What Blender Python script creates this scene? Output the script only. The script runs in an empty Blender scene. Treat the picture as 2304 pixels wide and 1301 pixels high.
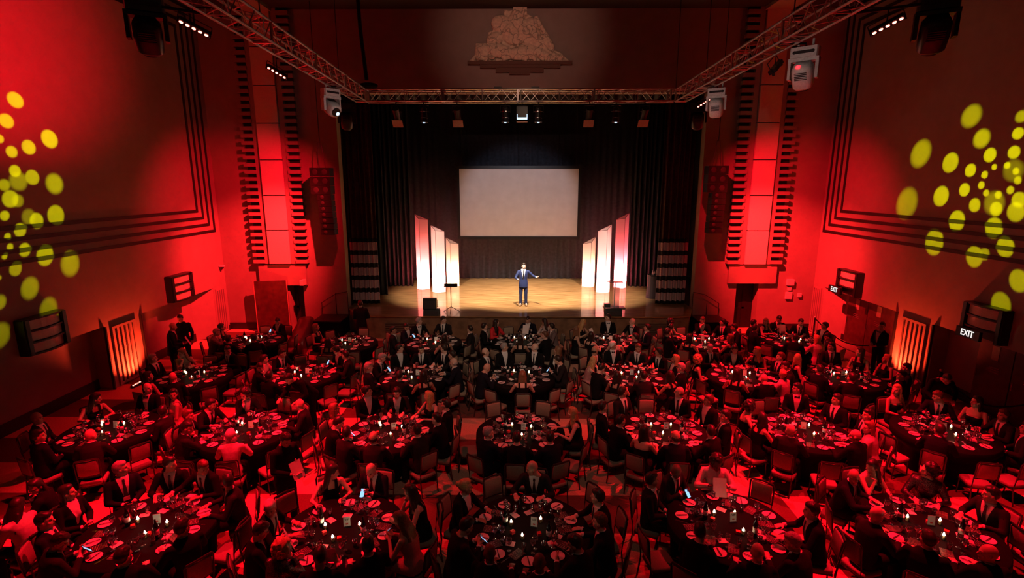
import bpy, bmesh, math, random
from mathutils import Vector, Matrix, Euler
from mathutils.bvhtree import BVHTree
PI = math.pi
SC = bpy.context.scene
COL = SC.collection

# ------------------------------------------------------------------ camera, world, exposure
cam = bpy.data.cameras.new('camera'); camo = bpy.data.objects.new('camera', cam); COL.objects.link(camo)
camo.location = (0, 0, 5.85)
camo.rotation_euler = (math.radians(90 - 11.65), 0, math.radians(0.45))
cam.sensor_width = 36; cam.lens = 36 * 1164 / 2304; cam.clip_end = 100
SC.camera = camo
SC.view_settings.view_transform = 'Standard'; SC.view_settings.look = 'None'
SC.view_settings.gamma = 1; SC.view_settings.exposure = 0.0
SC.view_settings.use_curve_mapping = False
cy = SC.cycles
cy.max_bounces = 4; cy.diffuse_bounces = 1; cy.glossy_bounces = 2; cy.transmission_bounces = 3
cy.transparent_max_bounces = 8; cy.sample_clamp_indirect = 3.0; cy.caustics_reflective = False; cy.caustics_refractive = False
w = bpy.data.worlds.new('world'); SC.world = w; w.use_nodes = True
w.node_tree.nodes['Background'].inputs[0].default_value = (.5, .3, .25, 1)
w.node_tree.nodes['Background'].inputs[1].default_value = .001

RED = (1.0, .004, .018)
def light(name, typ, loc, target, power, col=(1, 1, 1), size=.1, cone=60, blend=.6, sy=None):
    d = bpy.data.lights.new(name, typ); d.energy = power; d.color = col
    if typ == 'SPOT': d.spot_size = math.radians(cone); d.spot_blend = blend; d.shadow_soft_size = size
    elif typ == 'AREA':
        d.size = size
        if sy: d.shape = 'RECTANGLE'; d.size_y = sy
    else: d.shadow_soft_size = size
    o = bpy.data.objects.new(name, d); COL.objects.link(o); o.location = loc
    if target is not None:
        o.rotation_euler = (Vector(target) - Vector(loc)).to_track_quat('-Z', 'Y').to_euler()
    return o

# stage spots on the front truss
STG = (1.0, .86, .72)
light('stage_light', 'SPOT', (.19, 18.0, 7.7), (.25, 22.6, .9), 6500, (1, .86, .70), .05, 47, .6)
light('stage_light', 'SPOT', (-3.93, 18.25, 7.7), (-2.8, 22.9, .9), 4300, STG, .12, 45, .6)
light('stage_light', 'SPOT', (4.19, 18.25, 7.7), (3.1, 22.9, .9), 4300, STG, .12, 45, .6)
light('stage_light', 'SPOT', (-1.93, 18.25, 7.7), (-1.4, 22.9, .9), 3300, STG, .12, 45, .6)
light('stage_light', 'SPOT', (2.39, 18.25, 7.7), (1.9, 22.9, .9), 3300, STG, .12, 45, .6)
light('stage_light', 'SPOT', (.13, 17.9, 8.3), (.13, 25.5, 4.9), 520, (.95, .9, 1), .2, 46, .5)  # added lamp with no fixture, lifts the screen toward neutral
# weak warm front-of-house light from above the balcony
light('house_light', 'SPOT', (0.2, 1.5, 11.3), (0.15, 12.5, 0), 390, (1, .62, .48), .5, 48, 1)
light('house_light', 'AREA', (0.2, 1.0, 11.2), (0.2, 13.5, 1.0), 7, (1, .58, .42), 2.5)
light('house_light', 'SPOT', (0.2, 3.0, 11.0), (0.2, 18.6, .6), 1700, (1, .62, .44), .3, 46, .9)
# added dim warm lamp for the stage spill on the wall above the arch
light('house_light', 'SPOT', (.3, 16.2, 8.2), (.2, 20.2, 9.4), 18, (1, .62, .42), .3, 110, 1)
light('relief_light', 'SPOT', (.1, 4.0, 11.4), (.1, 20.2, 11.1), 1300, (1, .5, .36), .1, 26, 1)
# red LED panels hung on the side trusses, washing the tables
for (x, yy, tx, ty, p, c) in ((-5.05, 8.3, -5.4, 7.6, 4600, 60), (-5.1, 11.6, -5.6, 10.2, 3800, 61), (-5.3, 16.2, -6.6, 14.4, 1300, 70),
                        (5.55, 16.0, 6.2, 13.6, 4200, 66), (5.45, 11.3, 6.0, 10.0, 4700, 61), (5.7, 8.4, 6.1, 7.6, 3700, 60)):
    light('red_wash', 'SPOT', (x, yy, 8.05), (tx, ty, 0), p * .95, RED, .07, c, .45)
light('red_wash', 'SPOT', (-4.9, 10.6, 8.1), (-.3, 8.6, 0), 800, RED, .07, 62, .9)  # extra wash with no panel, added to redden the centre floor
light('red_wash', 'SPOT', (5.3, 10.4, 8.1), (1.2, 9.6, 0), 1000, RED, .07, 58, .9)  # likewise added from the right, no panel of its own
# red corner washes, uplights added under the pilasters, uplighters at the grilles
light('red_wash', 'SPOT', (-5.3, 16.4, 8.05), (-11.2, 20.0, 1.5), 10500, (1, .018, .02), .05, 48, 1)
light('red_wash', 'SPOT', (-5.3, 16.4, 8.05), (-11.4, 20.0, 3.2), 2600, (1, .006, .02), .05, 72, 1)
light('red_uplight', 'SPOT', (-9.2, 18.9, .2), (-9.2, 20.2, 5.5), 260, (1, .03, .014), .1, 60, .9)  # added lamp without a fixture, reddens the left pilaster from below
light('red_wash', 'SPOT', (5.7, 16.1, 8.05), (11.3, 20.0, 1.5), 10500, (1, .018, .02), .05, 48, 1)
light('red_wash', 'SPOT', (5.7, 16.1, 8.05), (11.5, 20.0, 3.2), 2600, (1, .006, .02), .05, 72, 1)
light('red_uplight', 'SPOT', (9.3, 18.9, .2), (9.3, 20.2, 5.5), 260, (1, .03, .014), .1, 60, .9)  # same added lamp for the right pilaster
light('red_uplight', 'SPOT', (-11.1, 14.62, .12), (-11.6, 14.62, 1.3), 650, (1, .045, .014), .05, 120, .8)
light('red_uplight', 'SPOT', (11.3, 15.1, .12), (11.8, 15.1, 1.3), 650, (1, .045, .014), .05, 120, .8)
# added lamps, no fixtures, that brighten the white moving heads like spill
for (x, y, z, tx, ty) in ((-3.4, 13.2, 7.5, -5.12, 15.0), (3.8, 13.2, 7.5, 5.5, 15.0), (3.7, 8.9, 7.5, 5.5, 10.6)):
    light('mover_fill', 'SPOT', (x, y, z), (tx, ty, 8.0), 26, (1, .72, .62), .05, 34, .8)
# the beam that lights the upper left wall
light('red_beam', 'SPOT', (-5.9, 9.2, 7.9), (-11.6, 12.3, 9.0), 3600, RED, .1, 56, 1.0)

# gobo projectors: a spray of round dots thrown on each side wall
GOBO = ([(-11.6, 12.53, 7.72, 0.2, 1), (-11.6, 12.21, 7.22, 0.17, 1), (-11.6, 13.26, 6.91, 0.23, 1), (-11.6, 12.65, 6.67, 0.17, 1), (-11.6, 12.2, 6.54, 0.13, 1), (-11.6, 11.96, 6.81, 0.1, 1), (-11.6, 12.19, 6.11, 0.13, 1), (-11.6, 12.23, 5.88, 0.2, 0.5), (-11.6, 12.6, 5.97, 0.17, 0.8), (-11.6, 13.18, 5.82, 0.23, 0.7), (-11.6, 11.87, 5.79, 0.12, 0.7), (-11.6, 11.95, 5.48, 0.18, 0.9), (-11.6, 12.12, 5.43, 0.13, 0.5), (-11.6, 11.74, 5.11, 0.1, 1), (-11.6, 12.5, 4.94, 0.17, 1), (-11.6, 12.32, 5.05, 0.16, 0.4), (-11.6, 13.06, 5.04, 0.23, 0.8), (-11.6, 12.04, 4.76, 0.14, 1), (-11.6, 11.71, 4.64, 0.07, 1), (-11.6, 11.72, 4.4, 0.07, 1), (-11.6, 12.06, 4.29, 0.14, 1), (-11.6, 11.55, 4.21, 0.06, 1), (-11.6, 12.56, 4.09, 0.22, 1), (-11.6, 13.23, 3.78, 0.27, 0.7), (-11.6, 11.75, 3.89, 0.14, 0.8), (-11.6, 12.01, 3.38, 0.21, 0.7), (-11.6, 11.33, 3.75, 0.05, 0.8), (-11.6, 11.24, 3.21, 0.13, 0.7), (-11.6, 12.39, 2.77, 0.23, 0.6), (-11.6, 11.09, 2.48, 0.22, 0.6)], [(11.8, 14.14, 7.54, 0.3, 0.5), (11.8, 13.71, 6.94, 0.23, 0.7), (11.8, 15.68, 6.68, 0.4, 0.55), (11.8, 14.56, 6.38, 0.26, 0.8), (11.8, 13.88, 6.16, 0.16, 1), (11.8, 13.44, 6.04, 0.09, 1), (11.8, 13.39, 6.52, 0.17, 1), (11.8, 12.76, 6.55, 0.15, 1), (11.8, 13.21, 6.22, 0.07, 1), (11.8, 12.87, 6.25, 0.08, 1), (11.8, 12.62, 6.11, 0.08, 1), (11.8, 12.69, 6.13, 0.24, 0.3), (11.8, 13.48, 5.78, 0.09, 1), (11.8, 13.96, 5.66, 0.16, 1), (11.8, 14.69, 5.48, 0.26, 0.9), (11.8, 15.93, 5.24, 0.44, 0.5), (11.8, 13.3, 5.59, 0.08, 1), (11.8, 12.96, 5.55, 0.09, 1), (11.8, 12.67, 5.67, 0.09, 1), (11.8, 12.53, 5.9, 0.09, 1), (11.8, 13.57, 5.28, 0.16, 1), (11.8, 13.03, 5.35, 0.26, 0.4), (11.8, 12.95, 5.21, 0.16, 1), (11.8, 12.41, 5.45, 0.17, 1), (11.8, 12.43, 5.17, 0.21, 0.9), (11.8, 14.03, 4.84, 0.25, 1), (11.8, 12.91, 4.75, 0.23, 1), (11.8, 14.66, 4.2, 0.33, 0.8), (11.8, 13.31, 3.98, 0.24, 0.8), (11.8, 13.03, 4.08, 0.13, 0.7), (11.8, 12.52, 4.33, 0.22, 1), (11.8, 12.75, 7.36, 0.14, 0.6), (11.8, 12.75, 6.98, 0.14, 1), (11.8, 12.03, 3.59, 0.23, 0.9), (11.8, 12.35, 2.94, 0.26, 0.8)])
def gobo(name, loc, dots, power, col):
    loc = Vector(loc)
    aim = sum((Vector(d[:3]) for d in dots), Vector()) / len(dots)
    q = (aim - loc).to_track_quat('-Z', 'Y')
    o = light(name, 'SPOT', loc, aim, power, col, .02, 90, .05)
    half = 0
    ld = o.data; ld.use_nodes = True; nt = ld.node_tree; nt.nodes.clear()
    tc = nt.nodes.new('ShaderNodeTexCoord'); sp = nt.nodes.new('ShaderNodeSeparateXYZ'); nt.links.new(tc.outputs['Normal'], sp.inputs[0])
    dx = nt.nodes.new('ShaderNodeMath'); dx.operation = 'DIVIDE'; dy = nt.nodes.new('ShaderNodeMath'); dy.operation = 'DIVIDE'
    nt.links.new(sp.outputs[0], dx.inputs[0]); nt.links.new(sp.outputs[2], dx.inputs[1])
    nt.links.new(sp.outputs[1], dy.inputs[0]); nt.links.new(sp.outputs[2], dy.inputs[1])
    cb = nt.nodes.new('ShaderNodeCombineXYZ'); nt.links.new(dx.outputs[0], cb.inputs[0]); nt.links.new(dy.outputs[0], cb.inputs[1])
    tot = None
    for (px, py, pz, r, s) in dots:
        v = q.inverted() @ (Vector((px, py, pz)) - loc)
        u, t = v.x / v.z, v.y / v.z
        half = max(half, math.atan(math.hypot(u, t)))
        rr = r / v.length
        ds = nt.nodes.new('ShaderNodeVectorMath'); ds.operation = 'DISTANCE'; nt.links.new(cb.outputs[0], ds.inputs[0]); ds.inputs[1].default_value = (u, t, 0)
        mr = nt.nodes.new('ShaderNodeMapRange'); nt.links.new(ds.outputs['Value'], mr.inputs[0])
        e = .10 if s > .7 else .2
        mr.inputs[1].default_value = rr * (1 + e); mr.inputs[2].default_value = rr * (1 - e); mr.inputs[3].default_value = 0; mr.inputs[4].default_value = s
        if tot is None: tot = mr.outputs[0]
        else:
            ad = nt.nodes.new('ShaderNodeMath'); ad.operation = 'ADD'; nt.links.new(tot, ad.inputs[0]); nt.links.new(mr.outputs[0], ad.inputs[1]); tot = ad.outputs[0]
    ld.spot_size = min(2 * half + .15, 3.0)
    em = nt.nodes.new('ShaderNodeEmission'); nt.links.new(tot, em.inputs['Strength']); em.inputs[0].default_value = (1, 1, 1, 1)
    out = nt.nodes.new('ShaderNodeOutputLight'); nt.links.new(em.outputs[0], out.inputs[0])
gobo('gobo_light', (-5.35, 14.6, 7.6), GOBO[0], 4600, (.62, .72, .0))
gobo('gobo_light', (5.75, 14.6, 7.6), GOBO[1], 4600, (.62, .72, .0))

# ------------------------------------------------------------------ materials
MATS = {}
def mat(name, col, rough=.6, metal=0, noise=.12, nscale=30, bump=0, spec=.5, emit=None, es=0, coat=0):
    if name in MATS: return MATS[name]
    m = bpy.data.materials.new(name); m.use_nodes = True; nt = m.node_tree; b = nt.nodes['Principled BSDF']
    b.inputs['Roughness'].default_value = rough; b.inputs['Metallic'].default_value = metal
    b.inputs['Specular IOR Level'].default_value = spec; b.inputs['Coat Weight'].default_value = coat
    b.inputs['Base Color'].default_value = (*col, 1)
    if noise:
        tc = nt.nodes.new('ShaderNodeTexCoord'); n = nt.nodes.new('ShaderNodeTexNoise'); n.inputs['Scale'].default_value = nscale; n.inputs['Detail'].default_value = 2
        nt.links.new(tc.outputs['Object'], n.inputs['Vector'])
        r = nt.nodes.new('ShaderNodeValToRGB'); nt.links.new(n.outputs[0], r.inputs[0])
        r.color_ramp.elements[0].position = .3; r.color_ramp.elements[1].position = .7
        r.color_ramp.elements[0].color = (*[c * (1 - noise) for c in col], 1); r.color_ramp.elements[1].color = (*[min(1, c * (1 + noise)) for c in col], 1)
        nt.links.new(r.outputs[0], b.inputs['Base Color'])
        if bump:
            bp = nt.nodes.new('ShaderNodeBump'); bp.inputs['Strength'].default_value = bump; bp.inputs['Distance'].default_value = .01
            nt.links.new(n.outputs[0], bp.inputs['Height']); nt.links.new(bp.outputs[0], b.inputs['Normal'])
    if emit:
        b.inputs['Emission Color'].default_value = (*emit, 1); b.inputs['Emission Strength'].default_value = es
    MATS[name] = m; return m

M_wall = mat('wall_paint', (.35, .26, .23), .75, noise=.05, nscale=3)
M_dark = mat('black_trim', (.012, .01, .01), .6)
M_cream = mat('cream_panel', (.85, .72, .6), .6, noise=.04)
M_base = mat('dark_baseboard', (.02, .012, .012), .5)
M_ceil = mat('ceiling_paint', (.035, .025, .022), .9)
M_black = mat('black_metal', (.015, .015, .016), .4, .3)
M_blackcloth = mat('black_cloth', (.008, .007, .008), .9, nscale=80, spec=.1)
M_alu = mat('truss_metal', (.62, .58, .56), .35, .85)
M_white = mat('white_plastic', (.8, .76, .74), .45)
M_chairfab = mat('chair_fabric', (.30, .24, .175), .85, noise=.2, nscale=120)
M_chairfr = mat('chair_frame', (.03, .022, .02), .35)
M_china = mat('white_china', (.85, .8, .78), .25, noise=0)
M_knife = mat('steel', (.5, .5, .5), .25, 1, noise=0)
M_dark2 = mat('dark_stripe', (.03, .02, .02), .5, noise=0)
M_wood = mat('door_wood', (.07, .022, .018), .45, noise=.3, nscale=6)
M_curt = mat('stage_curtain', (.026, .028, .042), .9, noise=.3, nscale=8)
M_curtr = mat('maroon_curtain', (.07, .03, .03), .9, noise=.3, nscale=8)
M_stripe = mat('pale_stripe', (.80, .52, .55), .85, noise=.1)
M_apron = mat('stage_front_wood', (.26, .15, .085), .5, noise=.3, nscale=4)
M_screen = mat('projection_screen', (.80, .74, .76), .9, noise=.05, nscale=2)
M_stone = mat('carved_plaster', (.92, .64, .48), .85, noise=.15, nscale=12, bump=.4)
def cracks(m):   # shallow carved joints between the blocks of the relief
    nt = m.node_tree; b = nt.nodes['Principled BSDF']; tc = nt.nodes.new('ShaderNodeTexCoord'); v = nt.nodes.new('ShaderNodeTexVoronoi'); v.feature = 'DISTANCE_TO_EDGE'; v.inputs['Scale'].default_value = 2.3
    n = nt.nodes.new('ShaderNodeTexNoise'); n.inputs['Scale'].default_value = 3; ad = nt.nodes.new('ShaderNodeVectorMath'); ad.operation = 'MULTIPLY_ADD'; nt.links.new(n.outputs['Color'], ad.inputs[0]); ad.inputs[1].default_value = (.5, .5, .5); nt.links.new(tc.outputs['Object'], ad.inputs[2]); nt.links.new(tc.outputs['Object'], n.inputs['Vector'])
    nt.links.new(ad.outputs[0], v.inputs['Vector']); r = nt.nodes.new('ShaderNodeMapRange'); r.inputs[1].default_value = 0; r.inputs[2].default_value = .045; r.inputs[3].default_value = .42; r.inputs[4].default_value = 1; nt.links.new(v.outputs[0], r.inputs[0])
    old = b.inputs['Base Color'].links[0].from_socket; sc = nt.nodes.new('ShaderNodeVectorMath'); sc.operation = 'SCALE'; nt.links.new(old, sc.inputs[0]); nt.links.new(r.outputs[0], sc.inputs['Scale']); nt.links.new(sc.outputs[0], b.inputs['Base Color'])
cracks(M_stone)
M_paper = mat('white_paper', (.8, .72, .72), .8, noise=.03)
M_reditem = mat('red_card', (.7, .02, .03), .5, noise=.05)
M_wine = mat('bottle_glass', (.006, .012, .008), .08, 0, noise=0)
M_lip = mat('lips', (.28, .09, .08), .5, noise=0)
M_eye = mat('brow_and_eye', (.05, .03, .022), .5, noise=0)
SKINS = [mat('skin_%s' % n, c, .5, noise=.05, nscale=20) for n, c in (('pale', (.72, .46, .36)), ('warm', (.60, .36, .26)), ('tan', (.45, .25, .17)), ('brown', (.16, .075, .05)))]
HAIRC = {'s': mat('dark_hair', (.025, .015, .01), .45, noise=.4, nscale=60), 'r': mat('brown_hair', (.14, .06, .03), .5, noise=.4, nscale=60),
         'g': mat('grey_hair', (.38, .34, .33), .6, noise=.3, nscale=60), 'w': mat('white_hair', (.75, .7, .66), .6, noise=.2, nscale=60),
         'b': mat('blonde_hair', (.55, .33, .14), .5, noise=.35, nscale=60), 'n': mat('light_brown_hair', (.22, .11, .06), .5, noise=.35, nscale=60)}
CL = {'black': mat('black_suit', (.008, .007, .008), .9, nscale=100, spec=.15), 'navy': mat('navy_suit', (.010, .011, .02), .9, nscale=100, spec=.15),
      'char': mat('charcoal_suit', (.02, .017, .018), .9, nscale=100, spec=.15), 'grey': mat('grey_waistcoat', (.16, .12, .12), .85, nscale=100),
      'red': mat('red_jacket', (.75, .02, .03), .7), 'pink': mat('pink_dress', (.6, .25, .25), .7), 'pale': mat('pale_top', (.65, .52, .50), .8),
      'blue': mat('blue_suit', (.010, .020, .085), .7, nscale=100), 'bluet': mat('blue_trousers', (.009, .016, .065), .7, nscale=100),
      'sequin': mat('sequin_cloth', (.12, .1, .1), .25, .9, noise=.9, nscale=90, bump=.8)}
M_shirt = mat('white_shirt', (.78, .74, .74), .8, noise=.03)
M_tie = mat('black_tie', (.012, .01, .014), .5)
M_shoe = mat('black_shoe', (.012, .01, .01), .25)
M_tan = mat('tan_shoe', (.3, .16, .08), .4)

def emis(name, col, s):
    if name in MATS: return MATS[name]
    m = bpy.data.materials.new(name); m.use_nodes = True; nt = m.node_tree; nt.nodes.clear()
    e = nt.nodes.new('ShaderNodeEmission'); e.inputs[0].default_value = (*col, 1); e.inputs[1].default_value = s
    o = nt.nodes.new('ShaderNodeOutputMaterial'); nt.links.new(e.outputs[0], o.inputs[0]); MATS[name] = m; return m
M_flame = emis('candle_flame', (1, .80, .48), 40)
M_flame.cycles.emission_sampling = 'NONE'
M_phone = emis('phone_screen', (.30, .58, 1), 1.4)
M_exit = emis('exit_letters', (1, .92, .88), 1.0)
M_led = emis('red_led', (1, .22, .16), 6)
M_lens = emis('cool_lens', (.55, .75, 1), 1.8)
M_sconce = mat('sconce_glass', (.85, .6, .52), .5, noise=.05)
for mm in (M_phone, M_exit, M_led, M_lens): mm.cycles.emission_sampling = 'NONE'

def glass_mat():
    m = bpy.data.materials.new('clear_glass'); m.use_nodes = True; nt = m.node_tree; nt.nodes.clear()
    t = nt.nodes.new('ShaderNodeBsdfTransparent'); t.inputs[0].default_value = (.93, .93, .93, 1)
    g = nt.nodes.new('ShaderNodeBsdfGlossy'); g.inputs['Roughness'].default_value = .14
    f = nt.nodes.new('ShaderNodeLayerWeight'); f.inputs[0].default_value = .35
    mp = nt.nodes.new('ShaderNodeMath'); mp.operation = 'MULTIPLY_ADD'; mp.inputs[1].default_value = .8; mp.inputs[2].default_value = .34
    nt.links.new(f.outputs['Facing'], mp.inputs[0])
    mx = nt.nodes.new('ShaderNodeMixShader'); nt.links.new(mp.outputs[0], mx.inputs[0]); nt.links.new(t.outputs[0], mx.inputs[1]); nt.links.new(g.outputs[0], mx.inputs[2])
    o = nt.nodes.new('ShaderNodeOutputMaterial'); nt.links.new(mx.outputs[0], o.inputs[0]); return m
M_glass = glass_mat()

def carpet_mat():   # big blocks, two tones, 1.09 m rows; the phase flips beyond 4.75 m from the hall axis
    m = mat('carpet', (.3, .2, .17), .95, noise=.14, nscale=40, bump=.3); nt = m.node_tree; b = nt.nodes['Principled BSDF']; b.inputs['Specular IOR Level'].default_value = .1
    def mth(op, a, v=None, c=None):
        n = nt.nodes.new('ShaderNodeMath'); n.operation = op
        for i, q in enumerate((a, v)):
            if q is None: continue
            if isinstance(q, (int, float)): n.inputs[i].default_value = q
            else: nt.links.new(q, n.inputs[i])
        return n.outputs[0]
    tc = nt.nodes.new('ShaderNodeTexCoord'); sp = nt.nodes.new('ShaderNodeSeparateXYZ'); nt.links.new(tc.outputs['Object'], sp.inputs[0])
    row = mth('FLOOR', mth('DIVIDE', mth('SUBTRACT', sp.outputs[1], 7.79), 1.09))
    far = mth('GREATER_THAN', mth('ABSOLUTE', mth('SUBTRACT', sp.outputs[0], .27)), 4.75)
    far2 = mth('GREATER_THAN', mth('ABSOLUTE', mth('SUBTRACT', sp.outputs[0], .27)), 8.55)
    ph = mth('MODULO', mth('ADD', mth('ADD', mth('ADD', row, 40.0), far), far2), 2.0)
    mx = nt.nodes.new('ShaderNodeMix'); mx.data_type = 'RGBA'; nt.links.new(ph, mx.inputs[0]); mx.inputs[6].default_value = (.125, .075, .07, 1); mx.inputs[7].default_value = (.58, .43, .36, 1)
    old = b.inputs['Base Color'].links[0].from_socket
    sc = nt.nodes.new('ShaderNodeVectorMath'); sc.operation = 'SCALE'; sc.inputs['Scale'].default_value = 4.2; nt.links.new(old, sc.inputs[0])
    m2 = nt.nodes.new('ShaderNodeMix'); m2.data_type = 'RGBA'; m2.blend_type = 'MULTIPLY'; m2.inputs[0].default_value = 1
    nt.links.new(sc.outputs[0], m2.inputs[6]); nt.links.new(mx.outputs[2], m2.inputs[7]); nt.links.new(m2.outputs[2], b.inputs['Base Color'])
    return m
M_carpet = carpet_mat()

def stage_mat():
    m = bpy.data.materials.new('stage_boards'); m.use_nodes = True; nt = m.node_tree; b = nt.nodes['Principled BSDF']
    tc = nt.nodes.new('ShaderNodeTexCoord'); mp = nt.nodes.new('ShaderNodeMapping'); mp.inputs['Scale'].default_value = (.5, 6, 1); nt.links.new(tc.outputs['Object'], mp.inputs[0])
    n = nt.nodes.new('ShaderNodeTexNoise'); n.inputs['Scale'].default_value = 3; n.inputs['Detail'].default_value = 5; nt.links.new(mp.outputs[0], n.inputs['Vector'])
    r = nt.nodes.new('ShaderNodeValToRGB'); r.color_ramp.elements[0].position = .3; r.color_ramp.elements[1].position = .7
    r.color_ramp.elements[0].color = (.24, .105, .03, 1); r.color_ramp.elements[1].color = (.66, .36, .14, 1); nt.links.new(n.outputs[0], r.inputs[0])
    nt.links.new(r.outputs[0], b.inputs['Base Color']); b.inputs['Roughness'].default_value = .4
    b.inputs['Coat Weight'].default_value = 1; b.inputs['Coat IOR'].default_value = 1.8; b.inputs['Coat Roughness'].default_value = .07
    return m
M_stage = stage_mat()

def menu_mat():   # black card printed with rows of pale text and a drawn box
    m = bpy.data.materials.new('menu_print'); m.use_nodes = True; nt = m.node_tree; b = nt.nodes['Principled BSDF']
    tc = nt.nodes.new('ShaderNodeTexCoord')
    k = nt.nodes.new('ShaderNodeTexBrick'); k.inputs['Scale'].default_value = 1; k.inputs['Brick Width'].default_value = .075; k.inputs['Row Height'].default_value = .017; k.inputs['Mortar Size'].default_value = .006
    k.inputs['Color1'].default_value = (.62, .5, .42, 1); k.inputs['Color2'].default_value = (.12, .09, .08, 1); k.inputs['Mortar'].default_value = (.012, .01, .01, 1); k.inputs['Bias'].default_value = .1
    nt.links.new(tc.outputs['Object'], k.inputs['Vector']); nt.links.new(k.outputs[0], b.inputs['Base Color']); b.inputs['Roughness'].default_value = .45
    return m
M_menu = menu_mat()

def ribbed(name, col, axis, period, rough=.6):
    m = mat(name, col, rough, noise=.1); nt = m.node_tree; b = nt.nodes['Principled BSDF']
    tc = nt.nodes.new('ShaderNodeTexCoord'); wv = nt.nodes.new('ShaderNodeTexWave'); wv.bands_direction = axis; wv.inputs['Scale'].default_value = .314 / period
    nt.links.new(tc.outputs['Object'], wv.inputs[0]); bp = nt.nodes.new('ShaderNodeBump'); bp.inputs['Distance'].default_value = .05; bp.inputs['Strength'].default_value = .6
    nt.links.new(wv.outputs[1], bp.inputs['Height']); nt.links.new(bp.outputs[0], b.inputs['Normal']); return m
M_rib = ribbed('ribbed_stage_front', (.13, .075, .045), 'Z', .08)

# ------------------------------------------------------------------ mesh builder
class MB:
    def __init__(s): s.v = []; s.f = []; s.mi = []
    def add(s, vs, fs, M=None, mi=0):
        o = len(s.v)
        s.v += [tuple(M @ Vector(p)) if M is not None else tuple(p) for p in vs]
        s.f += [tuple(i + o for i in f) for f in fs]; s.mi += [mi] * len(fs); return s
    def box(s, x0, x1, y0, y1, z0, z1, M=None, mi=0):
        v = [(x, y, z) for x in (x0, x1) for y in (y0, y1) for z in (z0, z1)]
        return s.add(v, [(0, 1, 3, 2), (4, 6, 7, 5), (0, 4, 5, 1), (2, 3, 7, 6), (0, 2, 6, 4), (1, 5, 7, 3)], M, mi)
    def rings(s, R, M=None, mi=0, cap=True):
        n = len(R[0]); v = [p for r in R for p in r]; f = []
        for i in range(len(R) - 1):
            for j in range(n):
                a, b = i * n + j, i * n + (j + 1) % n; f.append((a, b, b + n, a + n))
        if cap: f.append(tuple(reversed(range(n)))); f.append(tuple((len(R) - 1) * n + j for j in range(n)))
        return s.add(v, f, M, mi)
    def tube(s, a, b, ra, rb=None, n=8, M=None, mi=0):
        a, b = Vector(a), Vector(b); rb = ra if rb is None else rb; q = (b - a).to_track_quat('Z', 'Y')
        R = [[tuple(c + q @ Vector((r * math.cos(2 * PI * j / n), r * math.sin(2 * PI * j / n), 0))) for j in range(n)] for c, r in ((a, ra), (b, rb))]
        return s.rings(R, M, mi)
    def path(s, P, r, n=6, M=None, mi=0):
        P = [Vector(p) for p in P]; R = []
        for i, p in enumerate(P):
            d = (P[min(i + 1, len(P) - 1)] - P[max(i - 1, 0)]); q = d.to_track_quat('Z', 'Y')
            R.append([tuple(p + q @ Vector((r * math.cos(2 * PI * j / n), r * math.sin(2 * PI * j / n), 0))) for j in range(n)])
        return s.rings(R, M, mi)
    def caps(s, a, b, ra, rb, n=12, m=3, M=None, mi=0, fl=1):
        a, b = Vector(a), Vector(b); d = b - a; L = d.length; q = d.to_track_quat('Z', 'Y'); R = []
        pr = [(-ra * math.cos(t * PI / 2 / m), ra * math.sin(t * PI / 2 / m)) for t in range(m + 1)]
        pr[0] = (-ra, ra * .08); pr += [(L + rb * math.sin(t * PI / 2 / m), rb * math.cos(t * PI / 2 / m)) for t in range(m + 1)]; pr[-1] = (L + rb, rb * .08)
        for z, r in pr: R.append([tuple(a + q @ Vector((r * math.cos(2 * PI * j / n), fl * r * math.sin(2 * PI * j / n), z))) for j in range(n)])
        return s.rings(R, M, mi)
    def ell(s, c, r, M=None, mi=0, n=14, m=8, rot=None):
        R = []; rot = rot or Matrix.Identity(3)
        for i in range(m + 1):
            t = PI * min(max(i / m, .02), .98)
            R.append([tuple(Vector(c) + rot @ Vector((r[0] * math.sin(t) * math.cos(2 * PI * j / n), r[1] * math.sin(t) * math.sin(2 * PI * j / n), -r[2] * math.cos(t)))) for j in range(n)])
        return s.rings(R, M, mi)
    def loft(s, S, n=20, M=None, mi=0, p=2.3):   # S: (z, rx, ry, yc)
        R = []
        for z, rx, ry, yc in S:
            r = []
            for j in range(n):
                t = 2 * PI * j / n; c, sn = math.cos(t), math.sin(t)
                r.append((rx * math.copysign(abs(c) ** (2 / p), c), yc + ry * math.copysign(abs(sn) ** (2 / p), sn), z))
            R.append(r)
        return s.rings(R, M, mi)
    def lathe(s, P, n=16, M=None, mi=0):
        return s.rings([[(r * math.cos(2 * PI * j / n), r * math.sin(2 * PI * j / n), z) for j in range(n)] for r, z in P], M, mi)
    def prism(s, P, z0, z1, M=None, mi=0):
        return s.rings([[(x, y, z0) for x, y in P], [(x, y, z1) for x, y in P]], M, mi)
    def mesh(s, name, mats, smooth=False):
        me = bpy.data.meshes.new(name); me.from_pydata(s.v, [], s.f)
        for m in (mats if isinstance(mats, (list, tuple)) else [mats]): me.materials.append(m)
        if any(s.mi): me.polygons.foreach_set('material_index', s.mi)
        if smooth: me.polygons.foreach_set('use_smooth', [True] * len(me.polygons))
        bm = bmesh.new(); bm.from_mesh(me); bmesh.ops.recalc_face_normals(bm, faces=bm.faces); bm.to_mesh(me); bm.free()
        me.update(); return me
    def build(s, name, mats, parent=None, smooth=False, loc=None):
        return link(name, s.mesh(name, mats, smooth), parent, loc)

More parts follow.
